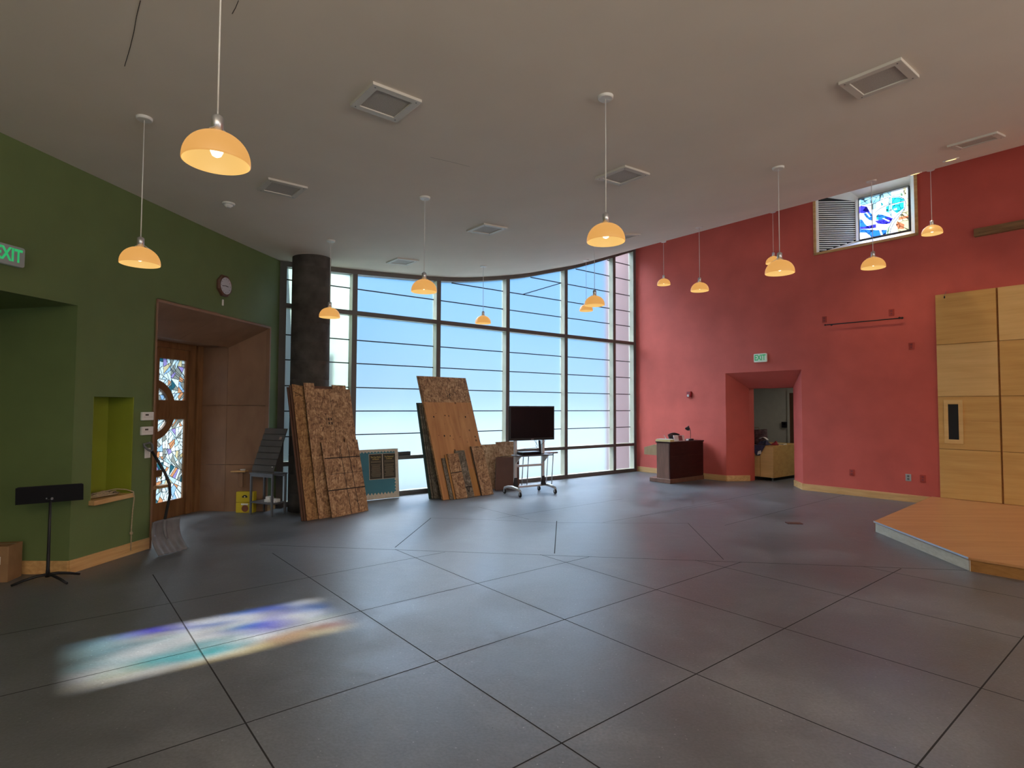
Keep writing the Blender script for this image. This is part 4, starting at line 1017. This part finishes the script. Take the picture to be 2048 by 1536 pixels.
lean('osb_sheet', 'tallest OSB sheet, its top showing above the plywood', 'board', ob, A44, 1.20, 2.49, 20.2, .012, M['osb'], None, MG, marks_tall)
lean('osb_sheet', 'thin edge of a second tall OSB sheet behind the tallest one', 'board', ob-u44*.03+n44*.018, A44, 1.19, 2.49, 20.2, .012, M['osb'], None, MG)
for k in range(3):
    q = pb-u44*(.03+.035*k)+n44*(.245+.03*k)
    lean('weathered_sheet', ['dark grey weathered sheet showing left of the plywood', 'second dark weathered sheet left of the plywood', 'rearmost dark green edged sheet left of the plywood'][k], 'board', q, A44, 1.1, 1.82+.02*k, 15.0-.4*k, .014, M['osb_grey'] if k < 2 else M['darkgreen'], None, MG, None, M['darkgreen'] if k else None)
fs_ = pb-n44*.020
sm = [(.13, .80, .10, .02, 'osb_grey', 'narrow grey edged strip left of the small offcuts', 'offcut_strip'), (.205, .86, .05, .035, 'plyorange', 'thin orange plywood strip between the small offcuts', 'offcut_strip'),
      (.25, .88, .27, .055, 'osb', 'small OSB offcut with a black line, left of the grey one', 'osb_offcut'), (.46, .93, .25, .03, 'osb_grey', 'grey weathered OSB offcut in the middle of the small offcuts', 'osb_offcut'),
      (.70, .55, .16, .018, 'plyorange', 'low orange plywood offcut between two OSB offcuts', 'osb_offcut'), (.87, 1.0, .32, .045, 'osb', 'OSB offcut at right front of the middle stack', 'osb_offcut')]
for (x, L, w, off, m, lb, nm) in sm:
    def ex(b, x=x, L=L, w=w):
        if x == .25: strip(b, (0, .50), (w, .515), .008)
        if x == .46: strip(b, (0.03, .20), (w-.02, .20), .009, 2); strip(b, (.10, .19), (.14, .10), .008); strip(b, (.14, .10), (.17, .19), .008)
        if x == .87: strip(b, (.012, 0), (.012, L), .010)
    q = fs_+u44*(x*1.0)-n44*off
    out = None
    lean(nm, lb, 'board', q, A44, w, L, 20.6, .012, M[m], out, 'small offcuts in front of the plywood', ex)

# ---- right group behind the television
o1 = G(950, 985)
lean('osb_sheet', 'pale notched OSB sheet leaning on window left of the television', 'board', (-1.02+.30, 12.02-.22), 40, 1.15, .98, 9, .012, M['osb_pale'], [(0, 0), (1.15, 0), (1.15, .985), (.62, .985), (.62, .945), (.22, .945), (.22, .975), (0, .975)], 'boards behind the television', lambda b: (strip(b, (.62, .66), (1.1, .67), .006), strip(b, (.64, .34), (1.1, .35), .006), strip(b, (.84, 0), (.84, .66), .004), strip(b, (.60, .0), (.585, .66), .009)))
lean('hardboard_sheet', 'flat dark brown panel leaning behind the television cart', 'board', (-.335, 11.86), 36.5, .62, .685, 5, .016, M['brownboard'], [(0, 0), (.62, 0), (.66, .66), (.06, .685)], 'boards behind the television')
# folding table behind the cart
ft0, ft1 = Vector((.32, 12.42, 0)), Vector((.90, 12.86, 0))
ta2 = math.atan2(ft1.y-ft0.y, ft1.x-ft0.x)
t = thing('side_table', 'light table with thin metal legs behind the television cart', 'table', ft0, ta2)
wl = (ft1-ft0).length
MB().box(-.16, wl+.10, -.10, .20, .70, .73).build('table_top', M['mahog_side'], t, bevel=.004)
for x in (.0, wl-.02):
    for y in (-.04, .14):
        MB().tube([(x+(.03 if x > .1 else .03), y, .70), (x-.02, y, .0)], .011, 8).build('leg', M['silver'], t)

# bulletin board
bp_ = G(642, 1012); be = G(797, 996)
bl_ = Vector((-3.08, 10.20, 0)); ang_b = math.degrees(math.atan2(10.93-10.20, -2.155+3.08)); wB = math.hypot(.925, .73)
t = thing('bulletin_board', 'teal bulletin board with cream scalloped border behind the column stack', 'bulletin board', (bl_.x, bl_.y, .022), R(ang_b)); t.rotation_euler = (-R(5.5), 0, R(ang_b))
hB = .90
MB().box(0, wB, 0, .02, 0, hB).build('backing', M['teal'], t)
fb = MB(); ring(fb, -.012, wB+.012, -.01, hB+.012, -.012, .022, .028)
fb.build('frame', M['scallop'], t)
def scal(pts, inward):
    b = MB(); o = pts
    return o
b = MB(); y = -.004
def teeth(p0, p1, nrm, n, base, tip):
    p0, p1, nrm = Vector(p0), Vector(p1), Vector(nrm)
    for k in range(n):
        a, c = p0.lerp(p1, k/n), p0.lerp(p1, (k+1)/n); m_ = (a+c)/2
        pts = [a, c, c+nrm*base, m_+nrm*tip, a+nrm*base]
        b.slab(pts, (0, .0035, 0))
teeth((wB-.012, y, 0), (wB-.012, y, hB), (-1, 0, 0), 15, .030, .062)
teeth((.012, y, hB-.01), (wB, y, hB-.01), (0, 0, -1), 18, .018, .045)
teeth((0.0, y, .01), (wB-.04, y, .01), (0, 0, 1), 17, .055, .10)
b.build('scalloped_border', M['scallop'], t)
for k, (x0, t1, t2) in enumerate(((wB-.575, 'The Five Marks', 'of Mission'), (wB-.305, 'The Baptismal', 'Covenant'))):
    po = thing('poster', ['left of two dark posters on the bulletin board', 'right of two dark posters on the bulletin board'][k], 'poster', (0, 0, 0), 0, 'posters on the bulletin board')
    mw = Matrix.Translation((bl_.x, bl_.y, .022)) @ t.rotation_euler.to_matrix().to_4x4()
    po.location = mw @ Vector((x0, -.006, .36)); po.rotation_euler = t.rotation_euler
    MB().box(0, .255, -.004, 0, 0, .46).build('sheet', M['poster'], po)
    MB().box(-.008, .263, -.0015, .001, -.008, .468).build('mount', M['scallop'], po)
    text('title', t1, .040, M['gold'], po, (.1275, -.0045, .405), FACE, .0005, sx=.82)
    text('title', t2, .040, M['gold'], po, (.1275, -.0045, .368), FACE, .0005, sx=.82)
    ln = MB(); rr = random.Random(k)
    for j in range(15):
        ww = rr.uniform(.14, .21) if j > 1 else .20; zz = .325-j*.02
        if j == 2: continue
        ln.box(.1275-ww/2, .1275+ww/2, -.0048, -.004, zz, zz+.006)
    ln.build('text_lines', M['print'], po)
# book on the sill
t = thing('book', 'thick black book lying on the window sill by the bulletin board', 'book', WIN.w(2.30, .025, .771), WIN.a+R(4))
MB().box(0, .26, 0, .10, 0, .018).box(0, .26, 0, .10, .062, .075).box(.25, .262, 0, .10, 0, .075).build('cover', M['blackmat'], t)
MB().box(.004, .25, .004, .096, .018, .062).build('pages', plain('dark_page_edges', (.06, .05, .045, 1), .7), t)

# ================================================================== TELEVISION CART
cA, cB = G(1039.6, 995), G(1110.6, 988); ca2 = math.atan2(cB.y-cA.y, cB.x-cA.x)
cC, cD = G(1008.6, 986.8), G(1079, 981.6)
ctr = (cA+cB+cC+cD)/4
t = thing('television_cart', 'silver wheeled television cart with shelf before the window', 'cart', (ctr.x, ctr.y, 0), ca2)
hw, hd = .42, .28
for sx in (-1, 1):
    ft = MB().tube([(sx*hw, -hd, .125), (sx*hw, -hd*.55, .148), (sx*hw, 0, .160), (sx*hw, hd*.55, .150), (sx*hw, hd, .125)], [.022, .030, .034, .030, .022], 12).build('foot_rail', M['silver'], t)
    for sy in (-1, 1):
        cs = MB().lathe([(.006, -.012), (.046, -.012), (.050, -.006), (.050, .006), (.046, .012), (.006, .012)], 24, mat=Matrix.Rotation(PI/2, 3, 'Y') , c=(sx*hw, sy*hd, .050)).build('caster', M['black'], t)
        MB().box(sx*hw-.022, sx*hw-.016, sy*hd-.014, sy*hd+.014, .04, .112).box(sx*hw+.016, sx*hw+.022, sy*hd-.014, sy*hd+.014, .04, .112).box(sx*hw-.022, sx*hw+.022, sy*hd-.014, sy*hd+.014, .105, .118).build('fork', M['silver'], cs)
    px_ = sx*.335
    MB().box(px_-.028, px_+.028, .0, .05, .16, 1.70).build('post', M['silver'], t, bevel=.006)
    MB().slab([(px_-.065, .0, .155), (px_+.065, .0, .155), (px_+.03, .0, .34), (px_-.03, .0, .34)], (0, .012, 0)).slab([(px_-.05, -.022, .155), (px_+.05, -.022, .155), (px_+.026, -.003, .34), (px_-.026, -.003, .34)], (0, .02, 0)).build('gusset', M['black'], t)
MB().box(-hw, hw, .0, .05, .135, .175).build('cross_rail', M['silver'], t, bevel=.006)
MB().box(-.335, .335, .005, .035, .545, .59).build('upper_cross_rail', M['silver'], t, bevel=.004)
MB().box(-.41, .41, -.22, .06, .765, .79).build('shelf', M['grey_metal'], t, bevel=.004)
for sx in (-1, 1): MB().slab([(sx*.335-.012, .0, .62), (sx*.335-.012, -.18, .765), (sx*.335-.012, 0, .765)], (.024, 0, 0)).build('shelf_bracket', M['silver'], t)
MB().box(-.35, .35, -.005, .0, 1.25, 1.31).box(-.35, .35, -.005, 0, 1.52, 1.58).build('mount_plate', M['black'], t)
# cables are part of the set's wiring
tm = Matrix.Translation((ctr.x, ctr.y, 0)) @ Matrix.Rotation(ca2, 4, 'Z')
tv = thing('television', 'black flat television mounted on the wheeled cart', 'television', tm @ Vector((.02, -.01, 1.07)), ca2)
tw, tH = 1.09, .685
MB().box(-tw/2, tw/2, -.05, 0, 0, tH).build('housing', M['black'], tv, bevel=.008)
MB().box(-tw/2+.03, tw/2-.03, -.052, -.050, .05, tH-.03).build('screen', M['screen'], tv)
MB().box(-.03, .03, -.0525, -.05, .018, .028).build('badge', M['mesh_grey'], tv)
cb = MB(); cb.tube([(.10, -.02, .01), (.11, -.03, -.06), (.08, -.05, -.12), (.13, -.06, -.17), (.10, -.06, -.215), (.16, -.06, -.262)], .004, 6)
cb.tube([(.05, -.02, .01), (.09, -.04, -.05), (.13, -.05, -.11), (.09, -.06, -.15), (-.10, -.06, -.155), (-.28, -.06, -.165), (-.36, -.06, -.21)], .004, 6)
cb.tube([(.36, -.02, .01), (.30, -.03, -.05), (.22, -.03, -.10)], .003, 6)
cb.build('cables', M['black'], tv)
pl_ = thing('disc_player', 'flat black disc player on the television cart shelf', 'player', tm @ Vector((-.09, -.09, .7915)), ca2)
MB().box(-.22, .22, -.11, .11, .004, .06).build('housing', M['black'], pl_, bevel=.004)
MB().box(-.215, .215, -.112, -.11, .01, .055).build('front_panel', M['screen'], pl_)
MB().box(-.19, .19, -.09, .09, 0, .004).build('feet', M['black'], pl_)
sb = thing('upright_cable_bar', 'narrow black upright device standing on the cart shelf', 'device', tm @ Vector((.20, -.06, .7915)), ca2)
MB().box(-.06, .06, -.05, .05, 0, .012).build('base', M['black'], sb)
MB().slab([(-.012, -.015, .012), (.030, -.015, .012), (.012, -.015, .275), (-.032, -.015, .275)], (0, .03, 0)).build('body', M['black'], sb, bevel=.004)

# ================================================================== ORGAN
o0, o1 = G(1340.6, 967.6), G(1407, 958.5); oa = math.atan2(o1.y-o0.y, o1.x-o0.x); ow = (o1-o0).length
t = thing('organ_console', 'dark mahogany organ console before the red wall', 'organ', o0, oa)
HO = .945; DO = .37
MB().box(0, ow, 0, .03, .10, HO-.03).build('back_panel', M['mahog'], t, bevel=.003)
MB().box(.0, .035, .03, DO, .10, HO-.03).build('side_panel', M['mahog_side'], t, bevel=.003)
MB().box(ow-.035, ow, .03, DO, .10, HO-.03).build('side_panel', M['mahog'], t, bevel=.003)
MB().box(-.015, ow+.015, -.015, DO+.02, HO-.03, HO).build('top', M['mahog'], t, bevel=.004)
MB().box(-.012, ow+.012, -.012, DO+.20, 0, .10).build('plinth', M['mahog_side'], t, bevel=.01)
MB().box(.04, ow-.04, -.004, 0, .60, .612).build('back_rail', M['mahog'], t)
for x in (0.0, ow-.04):
    MB().slab([(x, DO, .62), (x, DO+.36, .62), (x, DO+.36, .79), (x, DO+.06, .87), (x, DO, .87)], (.04, 0, 0)).build('key_cheek', M['keyside'], t, bevel=.003)
MB().box(.04, ow-.04, DO, DO+.34, .63, .66).build('key_bed', M['keyside'], t)
for k in range(2):
    MB().box(.06, ow-.06, DO+.10-.09*k+.0, DO+.24-.09*k, .67+.07*k, .69+.07*k).build('keyboard', M['paper'], t)
MB().box(.035, ow-.035, DO-.03, DO, .10, .62).build('knee_panel', M['mahog_side'], t)
mo = Matrix.Translation(o0) @ Matrix.Rotation(oa, 4, 'Z')
def on_organ(nm, lb, cat, x, y, rz=0.0, group=None): return thing(nm, lb, cat, mo @ Vector((x, y, HO+.001)), oa+rz, group)
k_ = on_organ('open_book', 'thick open book with cream page block lying on the organ end', 'book', .17, .20, R(6))
MB().box(-.19, -.02, -.19, .19, .004, .05).build('page_block', M['yellowpage'], k_)
MB().box(-.018, .17, -.19, .19, .004, .046).build('page_block', M['paper'], k_)
MB().box(-.20, .18, -.20, .20, 0, .004).build('cover', M['brownboard'], k_)
k2 = thing('loose_papers', 'white loose papers on top of the open book', 'papers', mo @ Vector((.13, .24, HO+.0525)), oa+R(15))
MB().box(-.12, .12, -.15, .15, 0, .006).build('sheets', M['paper'], k2)
MB().slab([(.02, -.02, .006), (.08, -.02, .006), (.05, .03, .09), (.02, .02, .07)], (0, .004, 0)).build('folded_corner', M['paper'], k2)
k3 = thing('black_folder', 'flat black folder on the organ beside the papers', 'folder', mo @ Vector((.36, .25, HO+.001)), oa-R(8))
MB().box(-.0, .22, -.12, .10, 0, .025).build('cover', M['blackmat'], k3, bevel=.004)
k4 = on_organ('pink_booklet', 'pale pink booklet standing on the organ before the arched board', 'book', .30, .08)
MB().slab([(-.0, 0, 0), (.15, 0, 0), (.15, .03, .14), (0, .03, .14)], (0, .02, 0)).build('cover', M['pink'], k4)
k5 = on_organ('framed_card', 'maroon and white card standing on the organ right of the pink booklet', 'card', .45, .07)
MB().slab([(0, 0, 0), (.24, 0, 0), (.24, .03, .135), (0, .03, .135)], (0, .016, 0)).build('card', M['pink'], k5)
MB().slab([(.01, -.002, .012), (.15, -.002, .012), (.15, .026, .13), (.01, .026, .13)], (0, .003, 0)).build('picture', M['maroon'], k5)
# desk lamp
k6 = on_organ('desk_lamp', 'small black gooseneck desk lamp on the organ', 'lamp', 1.0, .15)
MB().box(-.08, .08, -.06, .06, 0, .04).build('base', M['black'], k6, bevel=.006)
MB().box(-.10, -.082, -.03, .03, 0, .035).build('base_plate', M['paper'], k6)
MB().tube([(.04, 0, .04), (.045, 0, .14), (.04, 0, .22), (.01, 0, .29), (-.035, 0, .325)], .006, 8).build('stem', M['black'], k6)
MB().lathe([(.012, .03), (.022, .0), (.052, -.05), (.056, -.065)], 20, cap=False, mat=Matrix.Rotation(R(38), 3, 'Y'), c=(-.05, 0, .32)).build('shade', M['black'], k6, solid=.003)
# arched black board on the organ, standing in for a chair back
k7 = on_organ('arched_board', 'black arched board standing on the organ behind the booklets, in place of a chair back', 'music rest', .50, .21)
pts = [(-.19, 0, 0), (.19, 0, 0), (.22, 0, .15)]+[(.22-.44*k/10, 0, .15+.045*math.sin(PI*k/10)) for k in range(1, 10)]+[(-.22, 0, .15)]
MB().slab([(x, y+.18*z, z) for x, y, z in pts], (0, .028, 0)).build('panel', M['blackmat'], k7, bevel=.004)
MB().box(-.12, .12, .0, .09, 0, .012).build('foot', M['blackmat'], k7)

# ================================================================== CABINET BEYOND THE RED OPENING
t = thing('rolling_cabinet', 'maple cabinet on casters in the room beyond the red opening', 'cabinet', RED.w(2.45, .87), RED.a)
cw, cd, c0, c1 = .86, 1.45, .075, .815
MB().box(0, cw, .021, cd, c0, c1).box(.540, .580, .018, .0215, c0, c1, 1).build('body', [M['maple'], M['brownboard']], t)
MB().box(-.005, cw+.005, -.005, cd+.005, c1, c1+.022).build('top', M['maple'], t, bevel=.003)
for a, e in ((.005, .535), (.547, cw-.002)): MB().box(a, e, .0, .02, c0+.004, c1-.004).build('door', M['maple2'], t, bevel=.002)
for x in (.06, cw-.05):
    for y in (.06, cd-.06):
        cs = MB().lathe([(.006, -.012), (.030, -.012), (.032, 0), (.030, .012), (.006, .012)], 18, mat=Matrix.Rotation(PI/2, 3, 'Y'), c=(x, y, .032)).build('caster', M['grey_metal'], t)
        MB().box(x-.02, x+.02, y-.02, y+.02, .064, .076).build('caster_plate', M['chrome'], cs)
mc = Matrix.Translation(RED.w(2.45, .87)) @ Matrix.Rotation(RED.a, 4, 'Z')
zt = c1+.023
k = thing('tote_bag', 'dark patterned tote bag on the rolling cabinet', 'bag', mc @ Vector((.33, .34, zt)), RED.a+R(10))
def bagf(u, v):
    a = 2*PI*u; rx, ry = .20+.01*math.sin(3*a), .12
    k_ = 1-.10*v
    c_, s_ = math.cos(a), math.sin(a)
    ex_ = lambda q: math.copysign(abs(q)**.55, q)
    return Vector((rx*ex_(c_)*k_, ry*ex_(s_)*k_, .36*v+.012*math.sin(2*a)*v))
b = MB().grid(bagf, 32, 8); b.box(-.15, .15, -.10, .10, 0, .01); b.box(-.13, .13, -.09, .09, .27, .30, 0); b.build('bag_body', M['bag'], k, solid=.006)
MB().tube([(-.10, -.11, .34), (-.08, -.10, .40), (.03, -.10, .415), (.08, -.11, .34)], .008, 6).build('handle', plain('tan_strap', (.30, .20, .12, 1), .8), k)
def cloth(nm, lb, m, cx_, cy_, w, d2, hh, seed, hang=0.0):
    rr = random.Random(seed); ph = [rr.uniform(0, 6) for _ in range(4)]
    k = thing(nm, lb, 'cloth', mc @ Vector((cx_, cy_, zt)), RED.a+R(rr.uniform(-25, 25)), 'clothes on the rolling cabinet')
    def f(u, v):
        x, y = (u-.5)*w, (v-.5)*d2; rr_ = max(0, 1-(2*u-1)**2)*max(0, 1-(2*v-1)**2)
        return Vector((x+.02*math.sin(6*v+ph[0]), y+.02*math.sin(7*u+ph[1]), .006+hh*rr_**.6*(.65+.35*math.sin(7*u+ph[2])*math.cos(5*v+ph[3]))))
    MB().grid(f, 22, 18).build('fabric', m, k, solid=.006)
    return k
cloth('folded_garment', 'crumpled navy garment on the cabinet front edge', M['navy'], .56, .20, .26, .30, .14, 1)
cloth('folded_garment', 'crumpled red garment beside the navy one on the cabinet', M['redcloth'], .76, .30, .14, .30, .10, 2)
k = thing('hanging_sleeve', 'navy sleeve with white cuff hanging over the cabinet front', 'cloth', mc @ Vector((.50, -.012, zt-.25)), RED.a)
MB().grid(lambda u, v: Vector(((u-.5)*(.30*v+.09)+.03*v*0, -.012-.02*math.sin(PI*u)*1-.008*math.sin(9*u), .255*v)), 14, 8).build('sleeve', M['navy'], k, solid=.008)
MB().slab([(.0, -.045, .02), (.10, -.045, .05), (.09, -.045, .13), (.02, -.045, .10)], (0, .008, 0)).build('cuff', M['paper'], k)
k = thing('white_paper_roll', 'white curved paper lying across the garments on the cabinet', 'paper', mc @ Vector((.50, .19, zt+.13)), RED.a)
MB().grid(lambda u, v: Vector((-.06+.20*u, (v-.5)*.10, .075*math.sin(PI*(.15+.8*u))-.02)), 12, 3).build('sheet', M['paper'], k, solid=.004)
k = thing('flat_book', 'pale flat book at the rear of the cabinet top', 'book', mc @ Vector((.76, .62, zt)), RED.a+R(5))
MB().box(-.13, .09, -.10, .10, .004, .026).build('pages', M['paper'], k)
MB().box(-.132, .092, -.102, .102, 0, .004).box(-.132, .092, -.102, .102, .026, .030).build('cover', M['yellowpage'], k)
t = thing('wall_phone', 'small black box on the grey wall beyond the red opening', 'switch', RED.w(2.585, 2.998, 1.28), RED.a)
MB().box(-.07, .07, -.05, 0, -.08, .08).build('housing', M['blackmat'], t, bevel=.006)
MB().box(-.04, .04, -.053, -.05, .0, .05).build('display', M['screen'], t)

# ================================================================== LIGHT
w = bpy.data.worlds.new('World'); sc.world = w; w.use_nodes = True
nt = w.node_tree; L = nt.links; bg = nt.nodes['Background']
tc = N(nt, 'ShaderNodeTexCoord'); sx = N(nt, 'ShaderNodeSeparateXYZ'); L.new(tc.outputs['Generated'], sx.inputs[0])
rp = ramp(nt, [(.0, (.42, .71, .93, 1)), (.05, (.34, .65, .98, 1)), (.11, (.24, .58, 1.0, 1)), (.20, (.16, .51, 1.0, 1)), (.34, (.13, .45, 1.0, 1)), (.47, (13, 15, 18, 1)), (1, (17, 18.5, 20.5, 1))])
L.new(sx.outputs['Z'], rp.inputs['Fac']); L.new(rp.outputs['Color'], bg.inputs['Color']); bg.inputs['Strength'].default_value = 1.08
sd = bpy.data.lights.new('sun', 'SUN'); sd.energy = 44; sd.color = (1, .94, .86); sd.angle = R(.6)
so = bpy.data.objects.new('sun', sd); COL.objects.link(so)
win_c = RED.w((GS0+GS1)/2, GD, (GZ0+GZ1)/2); tgt = Vector((-2.15, 4.42, 0))
so.rotation_euler = (tgt-win_c).to_track_quat('-Z', 'Y').to_euler(); so.location = (20, 20, 20)
# daylight makes an added fill lamp; two stand unseen behind and beside the camera
def fill_area(nm, loc, rot, sx_, sy_, e, col):
    al = bpy.data.lights.new(nm, 'AREA'); al.shape = 'RECTANGLE'; al.size = sx_; al.size_y = sy_; al.energy = e; al.color = col
    ao = bpy.data.objects.new(nm, al); COL.objects.link(ao); ao.location = loc; ao.rotation_euler = rot
fill_area('back_fill', (2.0, -8.62, 2.05), (R(90), 0, 0), 18, 2.6, 40, (1, .90, .78))
fill_area('side_fill', (13.92, -.9, 2.3), (R(90), 0, R(90)), 5.2, 3.0, 220, (1, .89, .78))

# added warm uplight, unseen behind the camera, then spots along the red wall
fill_area('fill_uplight', (3.5, -3.2, 2.9), (R(180), 0, 0), 11, 3.5, 1400, (1, .88, .74))
for s_ in (5.9, 6.9, 8.4, 10.0, 11.6):  # some stand for the lit downlights, the rest are added unseen
    p = RED.w(s_, -1.25); ll = bpy.data.lights.new('downlight_fill', 'SPOT'); ll.energy = 62; ll.color = (1, .78, .50); ll.spot_size = R(100); ll.spot_blend = .8; ll.shadow_soft_size = .06
    lo = bpy.data.objects.new('downlight_fill', ll); COL.objects.link(lo); lo.location = (p.x, p.y, fz(1.25)-.05)
cl = bpy.data.lights.new('corridor_fill', 'AREA'); cl.size = .6; cl.energy = 14; cl.color = (1, .95, .82)  # added lamp without a fitting, brightens the room beyond the opening
clo = bpy.data.objects.new('corridor_fill', cl); COL.objects.link(clo); clo.location = RED.w(4.4, 1.9, 2.66)

# ================================================================== CAMERA
cd_ = bpy.data.cameras.new('camera'); co = bpy.data.objects.new('camera', cd_); COL.objects.link(co)
cd_.sensor_width = 36; cd_.lens = 36*FPX/2048; cd_.clip_start = .05; cd_.clip_end = 500
rot = Matrix((RT, UP, -_F)).transposed(); co.matrix_world = Matrix.Translation(CAM) @ rot.to_4x4()
sc.camera = co
sc.view_settings.view_transform = 'Standard'; sc.view_settings.look = 'None'; sc.view_settings.gamma = 1; sc.view_settings.use_curve_mapping = False
sc.view_settings.exposure = 0.0
sc.cycles.use_denoising = True
sc.cycles.max_bounces = 10; sc.cycles.diffuse_bounces = 5; sc.cycles.transmission_bounces = 8; sc.cycles.transparent_max_bounces = 12
sc.cycles.sample_clamp_indirect = 6
